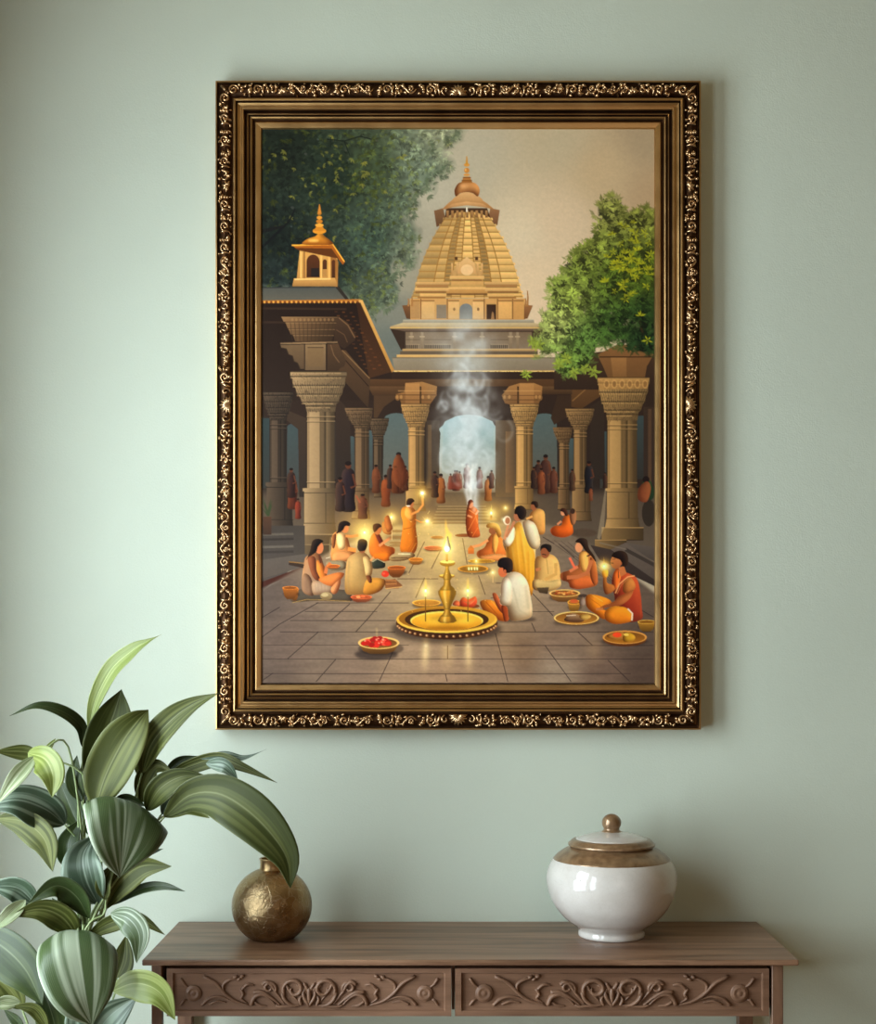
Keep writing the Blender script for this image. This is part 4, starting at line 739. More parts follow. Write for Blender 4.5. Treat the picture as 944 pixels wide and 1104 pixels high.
    blob([(475, 320), (500, 320), (505, 380), (560, 400), (570, 440), (520, 475), (485, 470), (470, 400)], (206, 130, 50), (160, 90, 44)); blob([(465, 280), (510, 270), (515, 310), (500, 335), (470, 330)], (240, 160, 50)); poly([(600, 250), (650, 240), (670, 300), (620, 330)], (190, 112, 62)); line([(600, 280), (602, 340)], 5, (40, 24, 20)); el(580, 205, 46, 58, (206, 132, 74), c2=(150, 84, 46)); blob([(545, 150), (570, 120), (620, 108), (670, 130), (685, 190), (670, 235), (640, 240), (620, 190), (590, 175), (560, 165)], (32, 20, 18)); line([(535, 212), (560, 214)], 6, (60, 34, 24)); line([(548, 180), (575, 178)], 4, (60, 34, 24)); el(622, 215, 9, 14, (176, 100, 56))
    glow(478, 235, 52, (255, 176, 40), .9); flame(480, 240, 14); line([(478, 215), (480, 150)], 7, (250, 200, 90), a=.8, taper=1)
    bowl(840, 712, 76, 18, (196, 140, 50), (110, 66, 20), dep=2.6, rim=(226, 180, 80)); el(650, 880, 200, 30, (34, 26, 24), a=.5, blur=1.2); el(655, 855, 186, 66, (150, 90, 36), c2=(84, 46, 22)); el(655, 842, 188, 58, (206, 146, 70)); el(655, 845, 172, 48, (110, 66, 24), c2=(176, 116, 36)); blob([(500, 830), (560, 800), (640, 800), (650, 850), (560, 860)], (176, 120, 50)); el(590, 822, 38, 22, (226, 76, 36)); blob([(640, 830), (680, 800), (740, 830), (730, 870), (650, 880)], (196, 150, 40)); el(668, 820, 22, 12, (240, 196, 90))
    # ---- centre lamp and tray (frame c)
    V(410, 560, 6.743)
    el(480, 800, 400, 100, (28, 20, 18), a=.55, blur=2.5)
    bowl(335, 605, 105, 24, (206, 140, 56), (190, 120, 44), dep=.9); 
    el(640, 630, 80, 18, (120, 60, 30)); blob([(575, 600), (600, 565), (640, 580), (690, 560), (700, 610), (660, 640), (590, 635)], (226, 70, 44), (190, 50, 30)); blob([(525, 620), (545, 590), (575, 600), (570, 630)], (216, 100, 60)); blob([(600, 590), (640, 600), (690, 580), (650, 620)], (250, 130, 90), a=.7)
    el(482, 755, 370, 118, (96, 56, 22), c2=(60, 32, 14)); el(482, 728, 368, 98, (206, 148, 44), c2=(246, 196, 84)); el(482, 722, 350, 88, (150, 96, 24), c2=(214, 158, 50), d='x'); el(482, 728, 306, 78, (70, 40, 12)); el(482, 736, 266, 70, (250, 206, 96)); el(482, 742, 256, 64, (252, 190, 60), c2=(200, 130, 24)); el(482, 725, 130, 30, (120, 74, 14), a=.35, blur=2); glow(400, 740, 100, (255, 190, 60), .4, ry=34); glow(600, 735, 100, (255, 190, 60), .45, ry=34); el(482, 790, 150, 14, (130, 80, 16), a=.5, blur=1)
    for k in range(21):
        t = math.pi*(.06+.88*k/20); x = 482+362*math.cos(t); y = 765+92*math.sin(t)-5; el(x, y, 11, 9, (170, 110, 60), a=.8); el(x-2, y-2, 5, 5, (240, 206, 160), a=.75)
    # stand
    gold = (214, 152, 44)
    def tier(pts, c=gold):
        P = [(485-w, y) for y, w in pts]+[(485+w, y) for y, w in pts[::-1]]; poly(P, [v*.55 for v in c]); P2 = [(485-w*.8, y) for y, w in pts]+[(485+w*.35, y) for y, w in pts[::-1]]; poly(P2, [min(255, v*1.15) for v in c], [v*.75 for v in c], a=.85, blur=.3); P3 = [(485-w*.45, y) for y, w in pts]+[(485-w*.15, y) for y, w in pts[::-1]]; poly(P3, (255, 226, 130), a=.6, blur=.3)
    el(485, 735, 68, 18, (110, 66, 20)); tier([(700, 46), (715, 58), (735, 66), (750, 50)]); tier([(640, 20), (670, 22), (690, 34), (705, 50)]); tier([(505, 50), (522, 66), (545, 64), (600, 40), (640, 24), (655, 18)]); tier([(425, 26), (450, 22), (480, 28), (500, 50), (515, 55)]); el(482, 412, 58, 16, gold, c2=(130, 84, 20)); el(482, 406, 54, 9, (246, 200, 90)); tier([(330, 14), (360, 12), (395, 24), (420, 34), (440, 24)]); el(487, 318, 56, 24, (200, 140, 40), c2=(120, 76, 20)); el(487, 308, 54, 12, (255, 214, 110)); rect(474, 250, 492, 305, (170, 96, 30)); 
    # main flame
    glow(484, 200, 130, (255, 170, 50), .55, ry=170); glow(484, 200, 50, (255, 220, 120), .8, ry=70)
    poly(smooth([(450, 210), (462, 160), (474, 110), (470, 60), (474, -5), (482, 50), (500, 90), (520, 110), (512, 160), (522, 205), (500, 245), (468, 242)]), (255, 196, 80), (255, 226, 130), a=.9, blur=.35); blob([(460, 210), (475, 165), (488, 120), (502, 170), (510, 212), (486, 240)], (255, 244, 190)); el(484, 215, 20, 22, (255, 255, 244))
    rect(455, 245, 520, 300, (255, 206, 110), a=.4, blur=.8)
    for x in (328, 635):
        line([(x, 560), (x, 742)], 7, (110, 70, 24)); flame(x, 520, 19); poly([(x-10, 500), (x-4, 440), (x, 420), (x+5, 450), (x+12, 500)], (255, 206, 100), a=.8, blur=.3); rect(x-8, 540, x+8, 562, (255, 226, 140))
        glow(x, 950, 34, (255, 190, 90), .55, ry=90); glow(x, 915, 16, (255, 220, 140), .4, ry=16)
    line([(478, 905), (486, 1010)], 5, (60, 40, 30), a=.0)
    # bowl with fruit in front
    V(270, 540, 4.104)
    el(556, 680, 96, 24, (34, 28, 28), a=.6, blur=1.5); bowl(567, 628, 92, 28, (176, 118, 50), (110, 66, 30), dep=1.0, rim=(230, 186, 110))
    for k in range(30):
        t = rng.uniform(0, 6.28); r = rng.uniform(0, 1)**.6; el(556+62*r*math.cos(t), 624+17*r*math.sin(t), 14, 10, rng.choice([(214, 50, 34), (190, 36, 26), (232, 84, 60), (170, 30, 24)]))
    for k in range(8): el(556+rng.uniform(-55, 45), 618+rng.uniform(-12, 14), 5, 3, (250, 160, 130), a=.8)
    line([(559, 600), (558, 560)], 4, (250, 210, 130), a=.5, blur=.3)
    # reflections on floor
    V()
    for x, y, w, h, a in [(457, 712, 5, 14, .3), (505, 712, 5, 14, .3), (400, 650, 20, 10, .1), (640, 700, 10, 16, .15), (545, 700, 12, 22, .1)]: glow(x, y, w, (255, 180, 90), a, ry=h)
    # tray candle sparks
    for k in range(30): el(rng.uniform(440, 530), rng.uniform(560, 660), .5, .5, (255, 210, 120), a=.7)
    # vignette of varnish tone + brush grain
    g = noise(1.6, 1.6, 41)*.6+noise(4, 2.5, 42)*.4
    I[:] = np.clip(I*(.975+.05*g[:, :, None]), 0, 1)
    I[:] = np.clip(I**np.array([1.09, 1.11, 1.12], np.float32)*np.array([1.03, 1.01, .99], np.float32), 0, 1)
    return I
# ---------------------------------------------------------------- room
RX0, RX1, RY0, RY1, RH = WX, 2.7, -4.6, 0.0, 3.0
def struct(name, mb, mat, label):
    return tag(mb.build(name, mat, None, False), label, None, None, 'structure')
m = MB(); m.box(RX0-.2, RY0-.2, -.1, RX1+.2, .2, 0); struct('floor', m, MAT['floor'], 'brown boarded floor of the room')
m = MB(); m.box(RX0-.2, RY0-.2, RH, RX1+.2, .2, RH+.1); struct('ceiling', m, MAT['ceiling'], 'plain ceiling of the room')
m = MB(); m.box(RX0, 0, 0, RX1, .15, RH); struct('wall_back', m, MAT['wall'], 'sage green plastered wall behind the picture and the console table')
m = MB(); m.box(RX1, RY0, 0, RX1+.15, .15, RH); struct('wall_right', m, MAT['wall_warm'], 'cream wall at the right')
(ya1, yb1, wz0, wz1), (ya2, yb2, _, _) = WINS
m = MB(); m.box(RX0-.15, ya1, 0, RX0, .15, RH); m.box(RX0-.15, ya2, 0, RX0, yb1, RH); m.box(RX0-.15, RY0, 0, RX0, yb2, RH); m.box(RX0-.15, yb1, 0, RX0, ya1, wz0); m.box(RX0-.15, yb1, wz1, RX0, ya1, RH); m.box(RX0-.15, yb2, 0, RX0, ya2, wz0); m.box(RX0-.15, yb2, wz1, RX0, ya2, RH)
struct('wall_left', m, MAT['wall_warm'], 'brown wall at the left with two window openings')
m = MB(); m.box(RX0, RY0-.15, 0, .2, RY0, RH); m.box(2.0, RY0-.15, 0, RX1, RY0, RH); m.box(.2, RY0-.15, 0, 2.0, RY0, .95); m.box(.2, RY0-.15, 2.55, 2.0, RY0, RH); struct('wall_front', m, MAT['wall_warm'], 'wall behind the camera')
for k, (ya, yb, za, zb) in enumerate(WINS):
    m = MB()
    for y in (yb, ya-.04): m.box(RX0-.11, y, za, RX0-.06, y+.04, zb)
    for z in (za, zb-.04): m.box(RX0-.11, yb, z, RX0-.06, ya, z+.04)
    m.box(RX0-.10, (ya+yb)/2-.018, za, RX0-.07, (ya+yb)/2+.018, zb); m.box(RX0-.10, yb, 1.62, RX0-.07, ya, 1.65)
    struct('window_%d' % (k+1), m, MAT['white_paint'], ['white window frame near the corner of the left wall', 'white window frame further along the left wall'][k])

# ---------------------------------------------------------------- framed picture
FX0, FX1, FZT, FZB = 232, 755.5, 87, 787       # outer edges as seen
DREF = .040
def FP(px, py, h):      # plane coordinates of the frame (taken at one depth), h metres off the wall
    p = W(px, py, -DREF); return Vector((p.x, -h, p.z))
fr = empty('framed_painting', (FP(493.5, 437, 0).x, 0, FP(493.5, 787, 0).z))
tag(fr, 'temple courtyard painting in an ornate carved gilt frame, hanging on the green wall', 'picture')
H0 = .016
PROF = [(0, -16), (0, 22), (.5, 26), (1.8, 26.5), (2.3, 23), (3.2, 20), (4.2, 20), (5, 23), (7, 26), (10.5, 28), (14, 26.5), (16.6, 22), (17.2, 20), (19.0, 20), (19.3, 26), (20.2, 30.5), (21.4, 31), (22.4, 29), (22.8, 23), (23.4, 21), (23.8, 23.5), (24.6, 22.6), (26.0, 20.0), (27.4, 19.6), (27.8, 22.5), (28.8, 24.5), (30.2, 24.0), (31.0, 21), (31.4, 14), (32.0, 12), (33.4, 12), (33.7, 15.4), (34.3, 16.4), (34.9, 15), (35.2, 10.5), (36.6, 10.5), (37.0, 15.5), (37.9, 18), (39.0, 16.5), (39.5, 10), (40.6, 7.6), (42.2, 7.6), (42.6, 12.5), (43.4, 13.2), (45.2, 12.6), (48.2, 10.8), (49.2, 6.4)]
def rail(side, a, b):
    m = MB(); vs = []
    for end in (0, 1):
        for u, h in PROF[a:b]:
            hh = H0+h/1000
            if side == 'top': p = FP(FX0+u if end == 0 else FX1-u, FZT+u, hh)
            elif side == 'bottom': p = FP(FX0+u if end == 0 else FX1-u, FZB-u, hh)
            elif side == 'left': p = FP(FX0+u, FZT+u if end == 0 else FZB-u, hh)
            else: p = FP(FX1-u, FZT+u if end == 0 else FZB-u, hh)
            vs.append(p)
    n = b-a
    m.add(vs, [(i, i+1, n+i+1, n+i) for i in range(n-1)])
    return m
rng = random.Random(11)
def strokes(L, seed):
    """carved acanthus and scrolls for a rail L long (px units): list of (points(s,t), radii, lift)"""
    r = random.Random(seed); out = []
    def leaf(s, t, ang, ln, w, bend=0, lift=0):
        P = []; R = []
        for i in range(7):
            q = i/6; a = ang+bend*q; P.append((s+ln*q*math.cos(a), t+ln*q*math.sin(a))); R.append(w*(.35+1.1*math.sin(PI*min(1, q*1.05))**.8)*(1-.35*q)+.12)
        out.append((P, R, lift))
    def curl(s, t, r0, a0, turns, w, d=1, lift=0):
        P = []; R = []; N = int(10*abs(turns))+5
        for i in range(N):
            q = i/(N-1); a = a0+d*2*PI*turns*q; rr = r0*(1-.78*q); P.append((s+rr*math.cos(a), t+rr*math.sin(a))); R.append(w*(.55+.6*math.sin(PI*q)))
        out.append((P, R, lift)); e = P[-1]; out.append(([(e[0]-.5, e[1]), (e[0], e[1]+.2), (e[0]+.5, e[1])], [w*.8, w*1.3, w*.8], .6))
    def cell(s, d):
        k = r.choice([0, 1, 2])
        if k == 0:
            curl(s+8*d, 6.6, 5.0, PI if d > 0 else 0, 1.25, .78, d); 
            for j in range(4): leaf(s+14*d, 3+2.4*j, (0 if d > 0 else PI)+r.uniform(-.6, .6), r.uniform(4, 6.5), .8, r.uniform(-.8, .8))
            leaf(s+1*d, 2, (1.0 if d > 0 else PI-1.0), 10, .7, .5*d)
        elif k == 1:
            for j in range(5): leaf(s+4*d, 10.5, -.25-PI/2+(j-2)*.5, 7.5-abs(j-2)*.6, .95, (j-2)*.25)
            curl(s+15*d, 7, 4.4, -PI/2, .9, .75, -d); leaf(s+20*d, 11, -1.9 if d > 0 else -1.2, 8, .8, .7*d); leaf(s+22*d, 3, 1.3, 5, .7, -.5)
        else:
            P = [(s+d*q*22/10, 6.5+4.2*math.sin(q/10*2*PI)) for q in range(11)]; out.append((P, [.55+.25*math.sin(PI*q/10) for q in range(11)], .2))
            curl(s+6*d, 5.2, 3.1, PI/2, 1.0, .7, d); curl(s+17*d, 8.0, 3.1, -PI/2, 1.0, .7, d)
            for j in range(5): leaf(s+(3+4*j)*d, 6.5+r.uniform(-2.5, 2.5), r.uniform(0, 6.28), r.uniform(3, 5), .8, r.uniform(-.8, .8))
        for j in range(7): leaf(s+r.uniform(0, 23)*d, r.choice([1.0, 12.0, r.uniform(2, 11)]), r.uniform(0, 6.28), r.uniform(3, 5.5), r.uniform(.6, .95), r.uniform(-1.2, 1.2), r.uniform(-1, 1))
    c = L/2
    for j in range(9): leaf(c, 12.0, -PI/2+(j-4)*.30, 11.2-abs(j-4)*.35, 1.05, (j-4)*.10, .5)
    for d in (-1, 1):
        st = r.getstate() if d < 0 else st; r.setstate(st)
        curl(c+d*14, 7.5, 4.6, PI/2, .85, .8, -d); leaf(c+d*20, 12, -PI/2, 11, .75, .5*d); s = 22; k = 0
        while s+24 < c-13: cell(c+d*s, d); s += 23.2
        cs = c-8; curl(c+d*(cs-12), 6.8, 5.6, 0, 1.4, .85, d); 
        for j in range(5): leaf(c+d*(cs+1), 8, (0 if d > 0 else PI)-.9+.45*j, 6.5, .85, .3)
        for j in range(3): leaf(c+d*(cs-20), 3+j*3.5, r.uniform(0, 6.28), 5, .8, .5)
    return out
def ornament(side, seed, parent):
    Wd, Ht = FX1-FX0, FZB-FZT; L = Wd if side in ('top', 'bottom') else Ht
    m = MB(); ot = 3.9; k = (CAM_D-DREF)/FPX
    for P, R, lift in strokes(L, seed):
        pts = []
        for s, t in P:
            s = min(max(s, ot+max(0, 13-t)*.0+3), L-ot-3); t = min(max(t, .6), 12.6); tt = ot+.2+(t if side in ('bottom',) else (t if side != 'top' else t))
            # keep inside the mitre
            s = min(max(s, tt), L-tt)
            h = H0+.0262+.0032*math.sin(PI*t/13)+lift*.0008
            if side == 'top': p = FP(FX0+s, FZT+tt, h)
            elif side == 'bottom': p = FP(FX0+s, FZB-tt, h)
            elif side == 'left': p = FP(FX0+tt, FZT+s, h)
            else: p = FP(FX1-tt, FZT+s, h)
            pts.append(p)
        if max((a-b).length for a, b in zip(pts, pts[1:])) < 1e-5: continue
        m.tube(pts, [q*k*1.5 for q in R], 8, 1.9, (0, 1, 0))
    return m.build('carved_ornament', MAT['gilt_carved'], parent)
for i, side in enumerate(('top', 'bottom', 'left', 'right')):
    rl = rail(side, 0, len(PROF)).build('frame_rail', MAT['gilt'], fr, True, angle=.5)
    rl.data.materials.append(MAT['gilt_ground_shade'])
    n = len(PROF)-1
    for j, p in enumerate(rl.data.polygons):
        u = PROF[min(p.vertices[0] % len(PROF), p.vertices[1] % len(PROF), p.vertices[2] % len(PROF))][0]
        if 2.3 <= u < 19.0 or 22.4 <= u < 23.8 or 31.0 <= u < 33.4 or 34.9 <= u < 36.6 or 39.5 <= u < 42.2: p.material_index = 1  # ornament ground, and grooves darkened by colour to deepen their shade
    ornament(side, 21+(i//2)*7, rl)
# canvas with the painting: pigments are stored per vertex of a fine grid
img = paint_canvas()
def lin(c): return np.where(c <= .04045, c/12.92, ((c+.055)/1.055)**2.4)
YC = H0+.0066
g = (np.arange(PW)+.5)/PS+PX0; gy = (np.arange(PH)+.5)/PS+PY0
dd = (CAM_D-YC)/FPX
xs = (g-HX)*dd; zs = CAM_Z-(gy-HY)*dd
X, Z = np.meshgrid(xs, zs)
co = np.empty((PH*PW, 3), np.float32); co[:, 0] = X.ravel(); co[:, 1] = -YC; co[:, 2] = Z.ravel()
idx = np.arange(PH*PW, dtype=np.int32).reshape(PH, PW)
q = np.stack([idx[:-1, :-1], idx[1:, :-1], idx[1:, 1:], idx[:-1, 1:]], -1).reshape(-1)
me = bpy.data.meshes.new('canvas'); nf = (PH-1)*(PW-1)
me.vertices.add(PH*PW); me.vertices.foreach_set('co', co.ravel()); me.loops.add(nf*4); me.loops.foreach_set('vertex_index', q)
me.polygons.add(nf); me.polygons.foreach_set('loop_start', np.arange(nf, dtype=np.int32)*4); me.polygons.foreach_set('loop_total', np.full(nf, 4, np.int32)); me.update(calc_edges=True)
ca = me.color_attributes.new('pigment', 'FLOAT_COLOR', 'POINT'); cc = np.ones((PH*PW, 4), np.float32)
cc[:, :3] = np.clip(lin(img.reshape(-1, 3))*PIG, 0, .95); ca.data.foreach_set('color', cc.ravel())
cv = link('canvas', me, MAT['canvas'], fr); cv['label'] = 'painted canvas of a temple court with a tower, pillars, seated worshippers and burning oil lamps'
m = MB(); a = FP(FX0+6, FZT+6, 0); b = FP(FX1-6, FZB-6, 0); m.box(a.x, -.012, b.z, b.x, -.001, a.z); m.build('backing_board', MAT['wood_leg'], fr, False)

# ---------------------------------------------------------------- console table
TZ, TX0, TX1, TY = .800, -.567, .653, -.36
tb = empty('console_table', ((TX0+TX1)/2, -.18, 0)); tag(tb, 'brown wooden console table with two carved drawers, against the wall below the painting', 'table')
m = MB(); m.box(TX0, TY, TZ-.011, TX1, -.004, TZ); m.build('tabletop', MAT['wood'], tb, True, .0025, 3, .6)
LX = [(-.552, -.533), (.606, .627)]
for a, b in LX:
    m = MB(); m.box(a, -.347, 0, b, -.327, TZ-.011); m.build('leg', MAT['wood_leg'], tb, True, .0015, 2, .6)
for a, b in ((-.563, -.533), (.608, .638)):
    m = MB(); m.box(a, -.036, 0, b, -.010, TZ-.011); m.build('leg', MAT['wood_leg'], tb, True, .0015, 2, .6)
m = MB(); m.box(-.545, -.327, .700, -.533, -.036, TZ-.011); m.box(.608, -.327, .700, .620, -.036, TZ-.011); m.box(-.533, -.034, .700, .608, -.020, TZ-.011); m.box(.0085, -.33, .700, .0135, -.034, TZ-.011)
m.box(-.533, -.315, TZ-.016, .608, -.036, TZ-.011); m.build('apron', MAT['wood_leg'], tb, False)
dz0, dz1, dy = .6915, .7805, -.345
def drawer(x0, x1):
    s = 577.0
    m = MB(); b1 = .0115; yb = dy+.007
    # picture-frame face: border raised round a sunken panel, box behind
    m.box(x0, yb, dz0, x1, -.05, dz1)
    o = [(x0, dz0), (x1, dz0), (x1, dz1), (x0, dz1)]; i1 = [(x0+b1, dz0+b1*.8), (x1-b1, dz0+b1*.8), (x1-b1, dz1-b1*.7), (x0+b1, dz1-b1*.7)]; c = .0022; i2 = [(i1[0][0]+c, i1[0][1]+c), (i1[1][0]-c, i1[1][1]+c), (i1[2][0]-c, i1[2][1]-c), (i1[3][0]+c, i1[3][1]-c)]
    V = [(x, yb, z) for x, z in o]+[(x, dy, z) for x, z in o]+[(x, dy, z) for x, z in i1]+[(x, yb-.001, z) for x, z in i2]
    F = []
    for k in range(4):
        n_ = (k+1) % 4; F += [(k, n_, 4+n_, 4+k), (4+k, 4+n_, 8+n_, 8+k), (8+k, 8+n_, 12+n_, 12+k)]
    F.append((12, 13, 14, 15)); m.add(V, F)
    d = m.build('drawer', MAT['wood_front'], tb, False)
    # carved relief, in units of 1/2.622 px, mirrored about the middle (as seen on the left drawer)
    cm = (x0+x1)/2; hw = (x1-x0)/2; sx = hw/403.0; zt = dz1; sz = (dz1-dz0)/138.0
    m = MB(); yr = yb-.0016
    def st(pts, r0, r1=None, mir=True, n=14):
        P = spline([(x, y, 0) for x, y in pts], n); r1 = r0*.35 if r1 is None else r1
        for sg in ((-1, 1) if mir else (1,)):
            Q = [Vector((cm+sg*(p.x-505)*sx, yr, zt-(p.y-192)*sz)) for p in P]
            R = [(r0+(r1-r0)*i/n)*sx*(.75+.35*math.sin(PI*i/n)) for i in range(n+1)]; m.tube(Q, [q*1.12 for q in R], 8, 1.7, (0, 1, 0))
    def sp(cx, cy, r, a0, turns, w, d=1):
        N = 12; st([(cx+r*(1-.75*i/N)*math.cos(a0+d*2*PI*turns*i/N), cy+r*(1-.75*i/N)*math.sin(a0+d*2*PI*turns*i/N)) for i in range(N+1)], w, w*.7, n=26)
    st([(205, 216), (240, 236), (268, 268), (300, 290), (335, 300)], 5.5, 3); st([(262, 262), (262, 240), (280, 226), (300, 222)], 4.5, 3)
    for x, y in ((296, 218), (306, 224), (315, 216)): st([(x-6, y+3), (x, y), (x+6, y-2)], 4.5, 4, n=4)
    st([(200, 300), (222, 280), (256, 276), (300, 294)], 5, 2); st([(222, 298), (245, 288), (270, 292)], 4, 2); st([(140, 222), (152, 240), (166, 250)], 4.5, 2); st([(140, 300), (150, 286), (158, 284)], 4, 2)
    st([(310, 252), (318, 268), (312, 280), (330, 294)], 5, 2); st([(312, 256), (330, 240), (348, 242)], 4.5, 3); st([(340, 300), (350, 276), (372, 268), (392, 280), (410, 300)], 7, 3); st([(348, 262), (372, 262), (398, 278), (424, 300)], 6, 3)
    sp(392, 250, 20, .6, 1.05, 5, -1); st([(372, 240), (384, 232), (398, 240), (410, 262), (436, 296)], 6, 3); st([(350, 290), (365, 300), (385, 302)], 4, 2)
    sp(462, 254, 33, 2.6, 1.15, 6, 1); st([(428, 262), (436, 284), (456, 300), (480, 300)], 6, 3); st([(440, 240), (452, 262), (474, 290)], 4.5, 2); st([(505, 300), (492, 280), (488, 262), (498, 248)], 6, 3); st([(484, 300), (478, 284), (484, 272)], 5, 3); st([(520, 236), (510, 252), (505, 268)], 5, 3)
    st([(410, 300), (425, 304), (445, 303), (470, 304)], 4, 3)
    st([(505, 250), (505, 275), (505, 304)], 7, 4, False)
    for k in range(3): st([(470+k*10, 240-k*3), (482+k*7, 252), (496+k*3, 266)], 4, 2)
    m.build('carved_relief', MAT['wood_front'], d)
    for sg in (-1, 1):
        c = Vector((cm+sg*328*sx, 0, zt-73*sz)); m = MB(); prof = [(0, 6.4), (.2, 6.4), (.32, 5.2), (.44, 5.4), (.58, 6.6), (.74, 6.4), (.84, 4.6), (.93, 4.8), (1, 3.2), (1, .5)]
        n_ = 40; vs = []; R = 23*sx
        for f, h in prof: vs += [(c.x+max(f, .01)*R*math.cos(2*PI*i/n_), yb-h/1000, c.z+max(f, .01)*R*math.sin(2*PI*i/n_)) for i in range(n_)]
        m.add(vs, [(k*n_+i, k*n_+(i+1) % n_, (k+1)*n_+(i+1) % n_, (k+1)*n_+i) for k in range(len(prof)-1) for i in range(n_)]); m.build('rosette', MAT['wood_front'], d)
    return d
drawer(-.524, .0075); drawer(.0145, .601)

# ---------------------------------------------------------------- round brass vase
vc = Vector(((293-HX)/FPX*2.80, -.17, TZ)); R = .0795
vz = empty('round_vase', vc); tag(vz, 'small round brass vase with a short neck, at the left of the wooden table', 'vase')
pr = [(.036, .0), (.0425, .0008)]
for i in range(0, 40):
    a = -.97+(.97+1.256)*i/39; pr.append((R*math.cos(a), .0652+.0766*math.sin(a)))
m = MB(); m.lathe(pr, vc, 96); m.build('body', MAT['brass'], vz)
zt = pr[-1][1]; rn = pr[-1][0]
m = MB(); m.lathe([(rn+.001, zt-.001), (.0245, zt+.001), (.0235, zt+.004), (.0235, zt+.017), (.0250, zt+.019), (.0250, zt+.021), (.0235, zt+.022), (.0205, zt+.021), (.020, zt+.004), (.018, zt-.02)], vc, 64); nk = m.build('neck', MAT['brass_neck'], vz, angle=.8)

# ---------------------------------------------------------------- lidded ceramic jar
jc = Vector(((659-HX)/FPX*2.825, -.145, TZ)); u = 2.825/FPX
jr = empty('lidded_jar', jc); tag(jr, 'squat white jar with bronze shoulder and knobbed lid, at the right of the table', 'jar')
S = lambda pts, n: [(p.x*u, p.y*u) for p in spline([(a, b, 0) for a, b in pts], n)]
body = [(30*u, 0), (35*u, 0), (36*u, 1*u)]+S([(36, 3), (35.5, 8), (41, 12.5), (51, 20), (63, 35), (69.5, 53), (70, 66), (67, 76), (62.8, 83)], 40)
m = MB(); m.lathe(body, jc, 96); m.build('body', MAT['ceramic'], jr, angle=1.0)
sh = S([(62.9, 82.7), (59, 87), (53, 91.5), (47, 94.8), (44, 96.5), (43.5, 98)], 16)
m = MB(); m.lathe(sh, jc, 96); m.build('shoulder_band', MAT['bronze_glaze'], jr)
ld = empty('lid', jc+Vector((0, 0, 97*u))); ld.parent = jr; ld.location = (0, 0, 97*u)
def subpart(mb, name, mat, **k):
    o = mb.build(name, mat, None, **k); o.parent = ld; o.location = -(jc+Vector((0, 0, 97*u))); return o
m = MB(); m.lathe([(40*u, 97*u), (45.5*u, 97*u), (46.8*u, 98*u), (46.6*u, 99.6*u), (44.8*u, 100.4*u), (44.2*u, 101.6*u), (42.5*u, 103.4*u), (40*u, 104.4*u), (38*u, 104.6*u)], jc, 96); subpart(m, 'lid_rim', MAT['bronze_glaze'], angle=.9)
m = MB(); m.lathe([(38.8*u, 104.2*u)]+S([(38, 105), (30, 108.2), (20, 110.6), (12, 112), (9, 112.3)], 16), jc, 96); subpart(m, 'lid_dome', MAT['ceramic'])
m = MB(); kn = [(10.6, 111.6), (10.6, 112.6), (9, 113.6), (8.4, 114.4)]
for i in range(14): a = -.62+(PI/2+.62)*i/13; kn.append((10.4*math.cos(a)+.02, 121.6+9.8*math.sin(a)))
m.lathe([(a*u, b*u) for a, b in kn], jc, 48); subpart(m, 'knob', MAT['bronze_glaze'])

